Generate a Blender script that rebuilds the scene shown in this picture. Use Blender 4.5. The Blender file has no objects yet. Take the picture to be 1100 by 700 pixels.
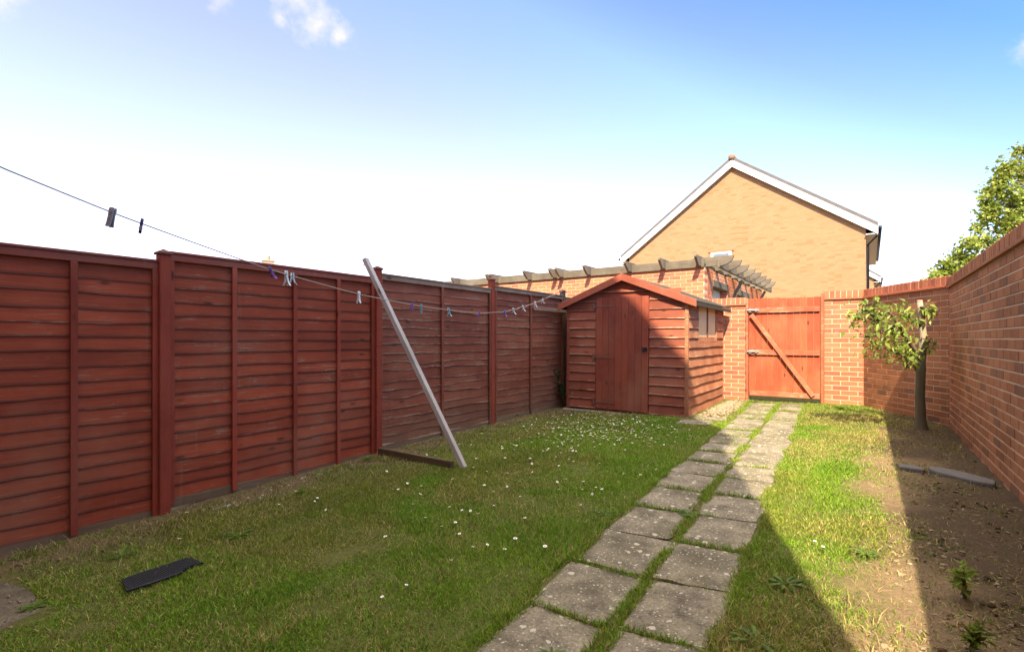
import bpy, math, random
import numpy as np
from mathutils import Vector, Matrix
random.seed(7); R = np.random.default_rng(7)
sc = bpy.context.scene; COL = sc.collection
rad = math.radians
# world axes: +Y runs down the garden to the gate, +X to the brick wall on the right, metres
TH = rad(35.2); CAMZ = 1.30
SUN_A, SUN_B = .345, .955            # light travels (-A, +B, -1)

# ---------------------------------------------------------------- helpers
def tag(o, label=None, cat=None, group=None, kind=None):
    if label: o['label'] = label
    if cat: o['category'] = cat
    if group: o['group'] = group
    if kind: o['kind'] = kind
    return o
def empty(name, loc, rz=0, label=None, cat=None, group=None):
    o = bpy.data.objects.new(name, None); COL.objects.link(o)
    o.location = loc; o.rotation_euler = (0, 0, rz); o.empty_display_size = .1
    return tag(o, label, cat, group)
def mesh_np(name, V, loops, starts, totals, mats, parent=None, midx=None, tint=None, smooth=False, vcol=None):
    me = bpy.data.meshes.new(name)
    V = np.asarray(V, np.float32); me.vertices.add(len(V)); me.vertices.foreach_set('co', V.ravel())
    me.loops.add(len(loops)); me.loops.foreach_set('vertex_index', np.asarray(loops, np.int32))
    me.polygons.add(len(starts)); me.polygons.foreach_set('loop_start', np.asarray(starts, np.int32))
    try: me.polygons.foreach_set('loop_total', np.asarray(totals, np.int32))
    except Exception: pass
    for m in (mats if isinstance(mats, (list, tuple)) else [mats]): me.materials.append(m)
    if midx is not None: me.polygons.foreach_set('material_index', np.asarray(midx, np.int32))
    me.polygons.foreach_set('use_smooth', np.full(len(starts), bool(smooth)))
    me.update(calc_edges=True)
    if tint is not None:
        a = me.attributes.new('tint', 'FLOAT', 'FACE'); a.data.foreach_set('value', np.asarray(tint, np.float32))
    if vcol is not None:
        a = me.attributes.new('shade', 'FLOAT_VECTOR', 'POINT'); a.data.foreach_set('vector', np.asarray(vcol, np.float32).ravel())
    o = bpy.data.objects.new(name, me); COL.objects.link(o)
    if parent: o.parent = parent
    return o
class MB:
    def __init__(s): s.V = []; s.F = []; s.M = []; s.T = []
    def add(s, V, F, mi=0, t=None):
        b = len(s.V); s.V += [tuple(v) for v in V]
        if t is None: t = random.random()
        for f in F: s.F.append([b + i for i in f]); s.M.append(mi); s.T.append(t)
        return s
    def box(s, x0, x1, y0, y1, z0, z1, mi=0, t=None):
        V = [(x0,y0,z0),(x1,y0,z0),(x1,y1,z0),(x0,y1,z0),(x0,y0,z1),(x1,y0,z1),(x1,y1,z1),(x0,y1,z1)]
        return s.add(V, [(3,2,1,0),(4,5,6,7),(0,1,5,4),(1,2,6,5),(2,3,7,6),(3,0,4,7)], mi, t)
    def hexa(s, B, T, mi=0, t=None):
        return s.add(list(B)+list(T), [(3,2,1,0),(4,5,6,7),(0,1,5,4),(1,2,6,5),(2,3,7,6),(3,0,4,7)], mi, t)
    def beam(s, p, q, w, h, up=(0,0,1), mi=0, t=None):
        p = Vector(p); q = Vector(q); d = (q-p).normalized(); u = Vector(up)
        r = d.cross(u).normalized(); u = r.cross(d).normalized()
        c = [(-1,-1),(1,-1),(1,1),(-1,1)]
        B = [p + r*(a*w/2) + u*(b*h/2) for a, b in c]; T = [q + r*(a*w/2) + u*(b*h/2) for a, b in c]
        return s.hexa(B, T, mi, t)
    def prism(s, poly, ext, mi=0, t=None):
        n = len(poly); e = Vector(ext); P = [Vector(p) for p in poly]
        V = P + [p + e for p in P]
        F = [tuple(range(n-1, -1, -1)), tuple(range(n, 2*n))] + [(i, (i+1) % n, n+(i+1) % n, n+i) for i in range(n)]
        return s.add(V, F, mi, t)
    def tube(s, pts, radii, n=8, mi=0, t=None, cap=True):
        pts = [Vector(p) for p in pts]; V = []; F = []; m = len(pts)
        if not hasattr(radii, '__len__'): radii = [radii]*m
        ref = Vector((.3,.2,1)).normalized()
        for i, p in enumerate(pts):
            d = (pts[min(i+1, m-1)] - pts[max(i-1, 0)]).normalized()
            a = d.cross(ref)
            if a.length < .05: a = d.cross(Vector((1,0,0)))
            a.normalize(); b = d.cross(a)
            for k in range(n):
                w = 2*math.pi*k/n; V.append(p + (a*math.cos(w) + b*math.sin(w))*radii[i])
        for i in range(m-1):
            for k in range(n): F.append((i*n+k, i*n+(k+1) % n, (i+1)*n+(k+1) % n, (i+1)*n+k))
        if cap: F += [tuple(range(n-1, -1, -1)), tuple(range((m-1)*n, m*n))]
        return s.add(V, F, mi, t)
    def build(s, name, mats, parent=None, bevel=0, smooth=False, seg=1):
        tot = [len(f) for f in s.F]; st = np.concatenate([[0], np.cumsum(tot)[:-1]]) if tot else []
        o = mesh_np(name, s.V, [i for f in s.F for i in f], st, tot, mats, parent, s.M, s.T, smooth)
        if bevel:
            m = o.modifiers.new('edge', 'BEVEL'); m.width = bevel; m.segments = seg; m.limit_method = 'ANGLE'; m.angle_limit = rad(40)
        return o
def children(o): return list(o.children)
def copy_tree(o, parent=None):
    c = o.copy(); COL.objects.link(c); c.parent = parent
    for ch in list(o.children): copy_tree(ch, c)
    return c
def lattice(seed):
    return np.random.default_rng(seed).random((256, 256))
_L = {}
def vn(x, y, f=1., seed=0):
    if seed not in _L: _L[seed] = lattice(seed)
    G = _L[seed]; x = np.asarray(x, float)*f + 100; y = np.asarray(y, float)*f + 100
    i = np.floor(x).astype(int); j = np.floor(y).astype(int); a = x-i; b = y-j
    a = a*a*(3-2*a); b = b*b*(3-2*b); i %= 255; j %= 255
    return (G[i,j]*(1-a)+G[i+1,j]*a)*(1-b) + (G[i,j+1]*(1-a)+G[i+1,j+1]*a)*b
def fbm(x, y, f=1., seed=0, o=3):
    r = 0; w = 0
    for k in range(o): r = r + vn(x, y, f*2**k, seed+k)*.5**k; w += .5**k
    return r/w
def sstep(a, b, x): t = np.clip((np.asarray(x, float)-a)/(b-a), 0, 1); return t*t*(3-2*t)
def gz(x, y):
    x = np.asarray(x, float); y = np.asarray(y, float)
    zl = np.interp(y, [-1, 1.5, 3.46, 5.5, 7.5, 9.4], [-.03, .03, .11, .14, .17, .22])
    zr = np.interp(y, [-1, 3, 7, 9.4], [.25, .25, .25, .27])
    t = np.clip((.3-x)/4.5, 0, 1)
    z = zr + (zl-zr)*t
    z = z - .075*np.exp(-(((x+.9)/1.0)**2 + ((y-1.4)/1.8)**2))
    return z
def G(x, y, dz=0): return (x, y, float(gz(x, y))+dz)
def pxl(y): return -1.225 - .043*(y-1.5)      # left and right edge of the slab path
def pxr(y): return -.475 - .044*(y-2.0)

# ---------------------------------------------------------------- materials
class NT:
    def __init__(s, name):
        s.m = bpy.data.materials.new(name); s.m.use_nodes = True; s.t = s.m.node_tree; s.t.nodes.clear()
        s.out = s.t.nodes.new('ShaderNodeOutputMaterial')
    def n(s, typ, props=None, **inp):
        o = s.t.nodes.new('ShaderNode'+typ)
        for k, v in (props or {}).items(): setattr(o, k, v)
        for k, v in inp.items():
            key = int(k[1:]) if k[0] == 'i' and k[1:].isdigit() else k.replace('_', ' ')
            sk = o.inputs[key]
            if hasattr(v, 'is_output') or isinstance(v, bpy.types.NodeSocket): s.t.links.new(v, sk)
            else:
                if sk.type == 'RGBA' and len(v) == 3: v = (*v, 1)
                sk.default_value = v
        return o
    def coord(s, which='Object'): return s.n('TexCoord').outputs[which]
    def mapv(s, v, scale=(1,1,1), loc=(0,0,0)): return s.n('Mapping', Vector=v, Scale=scale, Location=loc).outputs[0]
    def noise(s, v, scale, detail=4, rough=.55, dist=0): return s.n('TexNoise', Vector=v, Scale=scale, Detail=detail, Roughness=rough, Distortion=dist).outputs['Fac']
    def vor(s, v, scale, feature='F1', out='Distance'): return s.n('TexVoronoi', {'feature': feature}, Vector=v, Scale=scale).outputs[out]
    def ramp(s, f, stops):
        o = s.n('ValToRGB', Fac=f); e = o.color_ramp.elements
        while len(e) < len(stops): e.new(.5)
        for q, (p, c) in zip(e, stops):
            q.position = p; q.color = (c, c, c, 1) if not hasattr(c, '__len__') else (*c, 1)
        return o.outputs[0]
    def mix(s, f, a, b, mode='MIX'):
        o = s.t.nodes.new('ShaderNodeMix'); o.data_type = 'RGBA'; o.blend_type = mode
        for sk, v in ((o.inputs[0], f), (o.inputs[6], a), (o.inputs[7], b)):
            if isinstance(v, bpy.types.NodeSocket): s.t.links.new(v, sk)
            elif sk.type == 'RGBA': sk.default_value = (*v, 1) if hasattr(v, '__len__') else (v, v, v, 1)
            else: sk.default_value = v
        return o.outputs[2]
    def math(s, op, a, b=0., c=0.): return s.n('Math', {'operation': op}, i0=a, i1=b, i2=c).outputs[0]
    def attr(s, name='tint', out='Fac'): return s.n('Attribute', {'attribute_name': name}).outputs[out]
    def sep(s, v): o = s.n('SeparateXYZ', Vector=v); return o.outputs
    def bump(s, h, strength=.5, dist=.01, normal=None):
        o = s.n('Bump', Strength=strength, Distance=dist, Height=h)
        if normal: s.t.links.new(normal, o.inputs['Normal'])
        return o.outputs[0]
    def done(s, col, rough=.8, normal=None, spec=.3, metal=0., trans=0.):
        b = s.n('BsdfPrincipled', Base_Color=col, Roughness=rough, Metallic=metal)
        b.inputs['Specular IOR Level'].default_value = spec
        if normal: s.t.links.new(normal, b.inputs['Normal'])
        o = b.outputs[0]
        if trans:
            tr = s.n('BsdfTranslucent', Color=col)
            o = s.n('MixShader', i0=trans, i1=o, i2=tr.outputs[0]).outputs[0]
        s.t.links.new(o, s.out.inputs[0]); return s.m

def up(c, f=1.4): return tuple(min(.8, q*f) for q in c)
def wood_paint(name, paint, paint2, bare, wear=.5, low=0., along='x', bumpk=.5):
    """painted rough-sawn boards: streaky paint, bare grey wood where it has worn, algae low down"""
    paint, paint2, bare = up(paint), up(paint2), up(bare, 1.3)
    k = NT(name); v = k.coord(); t = k.attr()
    off = k.n('CombineXYZ', X=k.math('MULTIPLY', t, 37.), Y=k.math('MULTIPLY', t, 11.), Z=k.math('MULTIPLY', t, 23.)).outputs[0]
    vo = k.n('VectorMath', {'operation': 'ADD'}, i0=v, i1=off).outputs[0]
    sca = (1.2, 14, 26) if along == 'x' else (26, 26, 1.2) if along == 'z' else (26, 1.2, 26)
    grain = k.noise(k.mapv(vo, sca), 3., 6, .65, .6)
    blot = k.noise(vo, 2.3, 5, .6)
    fine = k.noise(vo, 38., 3, .6)
    col = k.mix(k.ramp(grain, [(.3, 0.), (.72, 1.)]), paint, paint2)
    col = k.mix(.55, col, k.mix(t, (.66,.66,.66), (1.28,1.24,1.2)), 'MULTIPLY')
    col = k.mix(k.math('MULTIPLY', k.ramp(blot, [(.35, 1.), (.6, 0.)]), .5), col, (.55,.5,.5), 'MULTIPLY')
    kd = k.vor(k.mapv(vo, (2.2, 6, 6) if along == 'x' else (6, 6, 2.2) if along == 'z' else (6, 2.2, 6)), 1.0)
    col = k.mix(k.ramp(kd, [(.05, .75), (.11, 0.)]), col, (.03,.014,.009))
    fade = k.noise(k.mapv(v, (1.1, 1.1, .8)), 1.3, 5, .6); drip = k.noise(k.mapv(v, (16, 16, 1.1)), 1., 4, .6)
    col = k.mix(k.math('MULTIPLY', k.ramp(fade, [(.48, 0.), (.68, 1.)]), .38), col, tuple(.45*a_+.55*b_ for a_, b_ in zip(paint2, bare)))
    col = k.mix(k.math('MULTIPLY', k.ramp(drip, [(.62, 0.), (.74, 1.)]), .22), col, bare)
    # worn paint: scratches along the grain and patches
    sc2 = (3, 30, 45) if along == 'x' else (45, 45, 3) if along == 'z' else (45, 3, 45)
    scr = k.noise(k.mapv(vo, sc2), 2., 5, .7, 1.0)
    w = k.math('ADD', k.math('MULTIPLY', scr, .62), k.math('MULTIPLY', blot, .38))
    lo = .74 - wear*.26
    wf = k.ramp(w, [(lo, 0.), (lo+.07, 1.)])
    bc = k.mix(fine, tuple(c*.7 for c in bare), tuple(c*1.3 for c in bare))
    col = k.mix(wf, col, bc)
    if low:
        z = k.sep(v)[2]
        g = k.math('MULTIPLY', k.ramp(k.math('ADD', z, k.math('MULTIPLY', blot, .25)), [(.0, 1.), (low, 0.)]), .75)
        col = k.mix(g, col, k.mix(fine, (.075,.065,.035), (.19,.155,.09)))
    h = k.math('ADD', k.math('MULTIPLY', grain, .6), k.math('MULTIPLY', fine, .3))
    return k.done(col, .78, k.bump(h, bumpk, .004), .25)
RED, RED2, BARE = (.222,.039,.0155), (.282,.061,.025), (.24,.165,.10)
M = {}
M['fence'] = wood_paint('fence_paint', RED, RED2, BARE, .64, .22)
M['fence_old'] = wood_paint('fence_paint_worn', (.175,.042,.021), (.225,.070,.036), (.20,.122,.062), .70, .55)
M['post'] = wood_paint('post_paint', RED, (.26,.05,.03), BARE, .25, .1, 'z')
M['rail_old'] = wood_paint('grey_rail', (.17,.10,.065), (.24,.155,.10), (.30,.24,.175), .7, 0)
M['cap'] = wood_paint('cap_wood', (.11,.035,.022), (.16,.06,.04), (.16,.14,.11), .4, 0)
M['gravel_board'] = wood_paint('gravel_board', (.13,.085,.045), (.20,.135,.075), (.2,.17,.12), .6, 0)
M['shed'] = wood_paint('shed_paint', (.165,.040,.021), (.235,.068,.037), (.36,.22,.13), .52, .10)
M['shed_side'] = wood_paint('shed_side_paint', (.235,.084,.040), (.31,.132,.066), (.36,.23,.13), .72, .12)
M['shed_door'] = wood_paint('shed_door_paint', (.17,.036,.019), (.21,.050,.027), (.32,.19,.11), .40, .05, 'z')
M['barge'] = wood_paint('bargeboard_paint', (.22,.052,.028), (.265,.072,.039), BARE, .22, 0)
M['gate'] = wood_paint('gate_paint', (.275,.050,.021), (.34,.076,.034), (.42,.22,.11), .42, .08, 'z')
M['gate_rail'] = wood_paint('gate_rail_paint', (.26,.070,.034), (.32,.10,.050), (.44,.31,.19), .72, 0)
M['grey_wood'] = wood_paint('grey_wood', (.075,.063,.045), (.135,.112,.08), (.20,.175,.135), .55, 0)
M['grey_wood_y'] = wood_paint('grey_wood_y', (.10,.082,.058), (.165,.138,.10), (.23,.20,.155), .55, 0, 'y')
M['prop_wood'] = wood_paint('prop_wood', (.34,.30,.25), (.44,.40,.35), (.52,.49,.45), .5, 0, 'z')
M['bark_board'] = wood_paint('edging', (.075,.05,.03), (.12,.085,.05), (.16,.125,.08), .5, 0)

M['lip'] = wood_paint('board_edge', (.12,.03,.016), (.17,.05,.027), BARE, .64, .22)
M['lip_old'] = wood_paint('board_edge_worn', (.15,.045,.025), (.20,.08,.05), (.26,.165,.10), .98, .5)
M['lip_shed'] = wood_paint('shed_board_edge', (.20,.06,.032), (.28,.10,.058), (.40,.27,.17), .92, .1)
def plain(name, col, rough=.6, metal=0., var=.25, scale=30, bump=.2, spec=.3):
    k = NT(name); v = k.coord(); n = k.noise(v, scale, 4)
    c = k.mix(n, tuple(q*(1-var) for q in col), tuple(min(1, q*(1+var)) for q in col))
    return k.done(c, rough, k.bump(n, bump, .003), spec, metal)
M['galv'] = plain('galvanised', (.42,.42,.40), .45, .8)
M['iron'] = plain('dark_iron', (.03,.03,.03), .5, .6)
M['white'] = plain('white_plastic', (.78,.78,.76), .4, 0, .05, 5, .02)
M['black_plastic'] = plain('black_plastic', (.03,.032,.034), .4, 0, .2, 5, .02)
M['felt'] = plain('roof_felt', (.045,.038,.026), .95, 0, .5, 90, .6)
M['tan'] = plain('boarded_pane', (.60,.44,.24), .7, 0, .14, 4, .1)
M['pale_door'] = plain('pale_door', (.62,.56,.47), .6, 0, .1, 6, .1)
M['line'] = plain('line_cord', (.44,.35,.26), .6, 0, .1, 200, .1)
M['line_dark'] = plain('line_cord_dark', (.06,.055,.055), .6, 0, .1, 200, .1)
M['rubber'] = plain('mat_rubber', (.016,.017,.021), .65, 0, .4, 120, .4)
M['roof_tile'] = plain('roof_tile', (.13,.10,.085), .85, 0, .35, 6, .4)
M['ridge'] = plain('ridge_tile', (.22,.14,.09), .85)
M['yellow_pot'] = plain('chimney_brick', (.36,.28,.18), .85)
M['soil_stone'] = plain('slab_stone', (.125,.115,.105), .85, 0, .4, 22, .6)
M['flint'] = plain('pebble', (.50,.47,.43), .7, 0, .35, 40, .3)
M['gravel_m'] = plain('gravel', (.26,.195,.12), .9, 0, .45, 18, .3)
M['mortar'] = plain('mortar', (.50,.37,.25), .95, 0, .25, 60, .5)
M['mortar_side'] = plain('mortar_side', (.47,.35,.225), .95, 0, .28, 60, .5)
for nm, c in dict(grey=(.26,.25,.25), plum=(.06,.025,.05), purple=(.20,.08,.30), white=(.72,.74,.68), teal=(.08,.36,.36), aqua=(.30,.5,.48), blue=(.16,.16,.5)).items():
    M['peg_'+nm] = plain('peg_'+nm, c, .4, 0, .1, 40, .05)

def brick_mat(name, a, b, dark, soot=.25):
    a, b, dark = up(a, 1.35), up(b, 1.35), up(dark, 1.35)
    k = NT(name); v = k.coord(); t = k.attr()
    n = k.noise(v, 45., 5, .65); big = k.noise(v, 1.1, 4, .6); med = k.noise(v, 9., 3)
    col = k.ramp(t, [(0., dark), (.22, a), (.6, k_avg(a, b)), (1., b)])
    col = k.mix(.8, col, k.mix(n, (.62,.60,.58), (1.3,1.3,1.3)), 'MULTIPLY')
    col = k.mix(k.math('MULTIPLY', k.ramp(big, [(.42, 0.), (.7, 1.)]), soot), col, (.42,.38,.33), 'MULTIPLY')
    col = k.mix(k.math('MULTIPLY', k.ramp(med, [(.62, 0.), (.75, 1.)]), .18), col, (.5,.42,.34))
    return k.done(col, .9, k.bump(n, .55, .004), .2)
def k_avg(a, b): return tuple((p+q)/2 for p, q in zip(a, b))
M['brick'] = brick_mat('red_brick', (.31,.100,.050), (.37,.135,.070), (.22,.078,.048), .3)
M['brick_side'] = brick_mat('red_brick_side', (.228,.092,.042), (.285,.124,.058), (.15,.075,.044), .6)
M['brick_garage'] = brick_mat('garage_brick', (.34,.112,.055), (.40,.150,.074), (.26,.09,.052), .2)
def yellow_brick(name, a, b, d, mort):
    a, b, d, mort = up(a), up(b), up(d), up(mort)
    k = NT(name); s = k.sep(k.coord()); v = k.n('CombineXYZ', X=k.math('ADD', s[0], s[1]), Y=s[2], Z=0.).outputs[0]
    br = k.n('TexBrick', {'offset': .5}, Vector=v, Color1=a, Color2=b, Mortar=mort, Scale=1., Mortar_Size=.005, Mortar_Smooth=.2, Bias=0., Brick_Width=.225, Row_Height=.075)
    cell = k.n('VectorMath', {'operation': 'SNAP'}, i0=v, i1=(.225,.075,1)).outputs[0]
    wn = k.n('TexWhiteNoise', Vector=cell).outputs['Value']
    cl = k.noise(v, 1.0, 3)
    pick = k.math('GREATER_THAN', k.math('ADD', wn, k.math('MULTIPLY', cl, .35)), 1.09)
    col = k.mix(pick, br.outputs[0], d)
    n = k.noise(v, 30., 4)
    col = k.mix(.5, col, k.mix(n, (.7,.7,.7), (1.25,1.25,1.25)), 'MULTIPLY')
    return k.done(col, .9, k.bump(k.math('ADD', k.math('MULTIPLY', br.outputs[1], -1.), k.math('MULTIPLY', n, .3)), .5, .008), .2)
M['house_brick'] = yellow_brick('buff_brick', (.212,.124,.061), (.238,.142,.074), (.200,.112,.052), (.225,.136,.074))
M['house_red'] = yellow_brick('house_red_brick', (.36,.14,.08), (.42,.18,.1), (.28,.1,.06), (.5,.42,.33))
def tiles():
    k = NT('tile_courses'); v = k.coord(); z = k.sep(v)[2]; n = k.noise(v, 5., 4)
    saw = k.math('FRACT', k.math('MULTIPLY', z, 5.5))
    return k.done(k.mix(n, (.10,.09,.085), (.17,.15,.14)), .85, k.bump(saw, .7, .02), .2)
M['tiles'] = tiles()
def glass():
    k = NT('window_glass'); return k.done((.12,.15,.17), .08, None, .6)
M['glass'] = glass()
def concrete(name, c1, c2, spots=True):
    c1, c2 = up(c1, 1.45), up(c2, 1.45)
    k = NT(name); v = k.coord('Object'); t = k.attr()
    oi = k.n('ObjectInfo').outputs['Random']
    off = k.n('CombineXYZ', X=k.math('MULTIPLY', oi, 53.), Y=k.math('MULTIPLY', oi, 19.), Z=0.).outputs[0]
    vo = k.n('VectorMath', {'operation': 'ADD'}, i0=v, i1=off).outputs[0]
    n1 = k.noise(vo, 7., 6, .65); n2 = k.noise(vo, 70., 4, .7); n3 = k.noise(vo, 2.6, 4, .6)
    col = k.mix(k.ramp(n1, [(.3, 0.), (.7, 1.)]), c1, c2)
    col = k.mix(.9, col, k.mix(k.ramp(n2, [(.25, 0.), (.75, 1.)]), (.35,.34,.32), (1.6,1.58,1.5)), 'MULTIPLY')
    col = k.mix(k.math('MULTIPLY', k.ramp(n3, [(.45, 0.), (.62, 1.)]), .6), col, (.085,.072,.040))
    if spots:
        warp = k.n('VectorMath', {'operation': 'ADD'}, i0=vo, i1=k.n('VectorMath', {'operation': 'SCALE'}, i0=k.n('TexNoise', Vector=vo, Scale=40.).outputs['Color'], Scale=.022).outputs[0]).outputs[0]
        d = k.vor(warp, 21.); rnd = k.n('TexVoronoi', Vector=warp, Scale=21.).outputs['Color']
        r = k.sep(rnd)[0]
        th = k.math('MULTIPLY', k.ramp(r, [(.45, 0.), (1., 1.)]), .33)
        sp = k.math('LESS_THAN', d, th)
        col = k.mix(k.math('MULTIPLY', sp, .8), col, (.50,.46,.36))
        d2 = k.vor(vo, 75.); r2 = k.sep(k.n('TexVoronoi', Vector=vo, Scale=75.).outputs['Color'])[1]
        sp2 = k.math('LESS_THAN', d2, k.math('MULTIPLY', k.ramp(r2, [(.6, 0.), (1., 1.)]), .42))
        col = k.mix(k.math('MULTIPLY', sp2, .7), col, (.50,.46,.36))
    h = k.math('ADD', k.math('MULTIPLY', n1, .5), k.math('MULTIPLY', n2, .4))
    return k.done(col, .92, k.bump(h, .9, .014), .2)
M['slab'] = concrete('slab_concrete', (.070,.060,.045), (.215,.185,.135))
M['slab_dirty'] = concrete('slab_dirty', (.050,.042,.030), (.125,.105,.075), False)
M['base_concrete'] = concrete('base_concrete', (.25,.235,.2), (.36,.34,.29), False)
def soil():
    k = NT('soil'); v = k.coord(); s = k.sep(v)
    n1 = k.noise(v, 2.2, 6, .65); n2 = k.noise(v, 26., 5, .7); n3 = k.noise(v, 120., 3, .7); n4 = k.noise(v, .8, 3)
    bare = k.mix(n1, (.125,.084,.048), (.32,.225,.128))
    bare = k.mix(.8, bare, k.mix(n2, (.35,.33,.3), (1.45,1.42,1.38)), 'MULTIPLY')
    thatch = k.mix(n2, (.048,.060,.013), (.16,.16,.045))
    x = k.math('ADD', s[0], k.math('MULTIPLY', k.math('SUBTRACT', n1, .5), .5))
    right = k.ramp(k.math('ADD', k.math('MULTIPLY', x, 1.6), .62), [(.35, 0.), (.75, 1.)])
    fy = k.math('SUBTRACT', -3.72, k.math('ADD', s[0], k.math('MULTIPLY', k.math('SUBTRACT', n1, .5), .9)))
    left = k.math('MULTIPLY', k.ramp(k.math('ADD', k.math('MULTIPLY', fy, 2.), .5), [(.3, 0.), (.8, 1.)]), .8)
    f = k.math('MAXIMUM', right, left)
    col = k.mix(f, thatch, bare)
    wall_shade = k.math('MULTIPLY', k.ramp(k.math('ADD', k.math('MULTIPLY', s[0], .45), k.math('MULTIPLY', n4, 1.)), [(.55, 0.), (.67, 1.)]), .85)  # shade by the right wall painted into the soil colour, in noisy patches
    col = k.mix(wall_shade, col, k.mix(n2, (.030,.021,.013), (.10,.068,.040)))
    col = k.mix(k.math('MULTIPLY', k.ramp(n3, [(.6, 0.), (.7, 1.)]), .5), col, (.33,.25,.145))
    h = k.math('ADD', k.math('MULTIPLY', n2, .8), k.math('MULTIPLY', n3, .35))
    return k.done(col, .95, k.bump(h, 1., .025), .15)
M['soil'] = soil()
def leafy(name, rough=.5, trans=.35, spec=.3):
    k = NT(name); c = k.attr('shade', 'Vector'); return k.done(c, rough, None, spec, 0, trans)
M['blade'] = leafy('grass_blade', .55, .3, .25)
M['leaf'] = leafy('leaf_green', .5, .38, .28)
def bark(name, a, b):
    k = NT(name); v = k.coord(); n = k.noise(k.mapv(v, (22, 22, 3)), 1.6, 6, .7, .8); m = k.noise(v, 5., 3)
    col = k.mix(n, a, b); col = k.mix(k.math('MULTIPLY', m, .5), col, (.12,.14,.07))
    return k.done(col, .9, k.bump(n, .9, .012), .2)
M['bark'] = bark('bark', (.055,.04,.027), (.20,.15,.095))
M['bark_pale'] = bark('bark_pale', (.30,.22,.15), (.48,.38,.28))
M['cut'] = plain('cut_wood', (.60,.36,.25), .8)
M['petal'] = plain('daisy_petal', (.80,.80,.76), .6, 0, .04, 50, 0)
M['pollen'] = plain('daisy_centre', (.65,.42,.03), .7, 0, .1, 50, 0)

# ---------------------------------------------------------------- ground
def build_ground():
    fx = np.arange(-4.6, 1.2001, .03); fy = np.arange(-1.2, 9.8001, .03)
    ox = np.array([-400,-200,-100,-50,-25,-14,-9,-6.5,-5.2]); ox2 = np.array([1.7,3,5,9,15,30,60,120,250,400])
    oy = np.array([-400,-200,-100,-50,-25,-12,-6,-3,-1.8]); oy2 = np.array([10.4,11.5,13,16,20,26,35,50,80,140,250,450])
    X = np.concatenate([ox, fx, ox2]); Y = np.concatenate([oy, fy, oy2])
    gx, gy = np.meshgrid(X, Y); z = gz(np.clip(gx, -4.4, 1), np.clip(gy, -1, 9.5))
    bump = (fbm(gx, gy, 3., 11)-.5)*.03 + (fbm(gx, gy, 9., 21, 4)-.5)*(.02+.014*sstep(-.1, .25, gx))
    inside = sstep(-4.5, -4.2, gx)*sstep(1.1, .8, gx)*sstep(9.7, 9.4, gy)*sstep(-1.1, -.8, gy)
    path = sstep(pxl(gy)-.05, pxl(gy)+.04, gx)*sstep(pxr(gy)+.05, pxr(gy)-.04, gx)
    z = z + bump*inside*(1-path*.8) - .005*inside*path
    nx, ny = len(X), len(Y)
    V = np.stack([gx, gy, z], -1).reshape(-1, 3)
    i, j = np.meshgrid(np.arange(nx-1), np.arange(ny-1)); a = (j*nx+i).ravel()
    Q = np.stack([a, a+1, a+nx+1, a+nx], 1)
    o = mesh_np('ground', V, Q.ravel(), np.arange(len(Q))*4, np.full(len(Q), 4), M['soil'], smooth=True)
    tag(o, kind='structure')
build_ground()

# ---------------------------------------------------------------- grass
BLK = []                                     # footprints no blade may grow in: (x0,x1,y0,y1)
def quads_strip(P, name, mat, col, kind=None):
    """P: (n,5,3) blades -> one mesh; col: (n,3)"""
    n = len(P); b = np.arange(n)*5
    q = np.stack([b, b+1, b+3, b+2], 1); t = np.stack([b+2, b+3, b+4], 1)
    loops = np.concatenate([q, t], 1).ravel()
    st = np.stack([np.arange(n)*7, np.arange(n)*7+4], 1).ravel(); tt = np.tile([4, 3], n)
    vc = np.repeat(col, 5, 0)
    o = mesh_np(name, P.reshape(-1, 3), loops, st, tt, mat, vcol=vc)
    return o
def blades(x, y, h, w, lean, col, base=None):
    n = len(x); az = R.random(n)*2*np.pi; la = R.random(n)*2*np.pi
    z = gz(x, y)+(0 if base is None else base) - .004
    dx, dy = np.cos(az)*w/2, np.sin(az)*w/2
    lx, ly = np.cos(la)*lean*h, np.sin(la)*lean*h
    up = h*np.sqrt(np.clip(1-np.minimum(lean, .97)**2, .05, 1))
    P = np.empty((n, 5, 3))
    P[:,0] = np.stack([x-dx, y-dy, z], 1); P[:,1] = np.stack([x+dx, y+dy, z], 1)
    mx, my = x+lx*.35, y+ly*.35
    P[:,2] = np.stack([mx-dx*.8, my-dy*.8, z+up*.6], 1); P[:,3] = np.stack([mx+dx*.8, my+dy*.8, z+up*.6], 1)
    P[:,4] = np.stack([x+lx, y+ly, z+up], 1)
    return P
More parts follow.
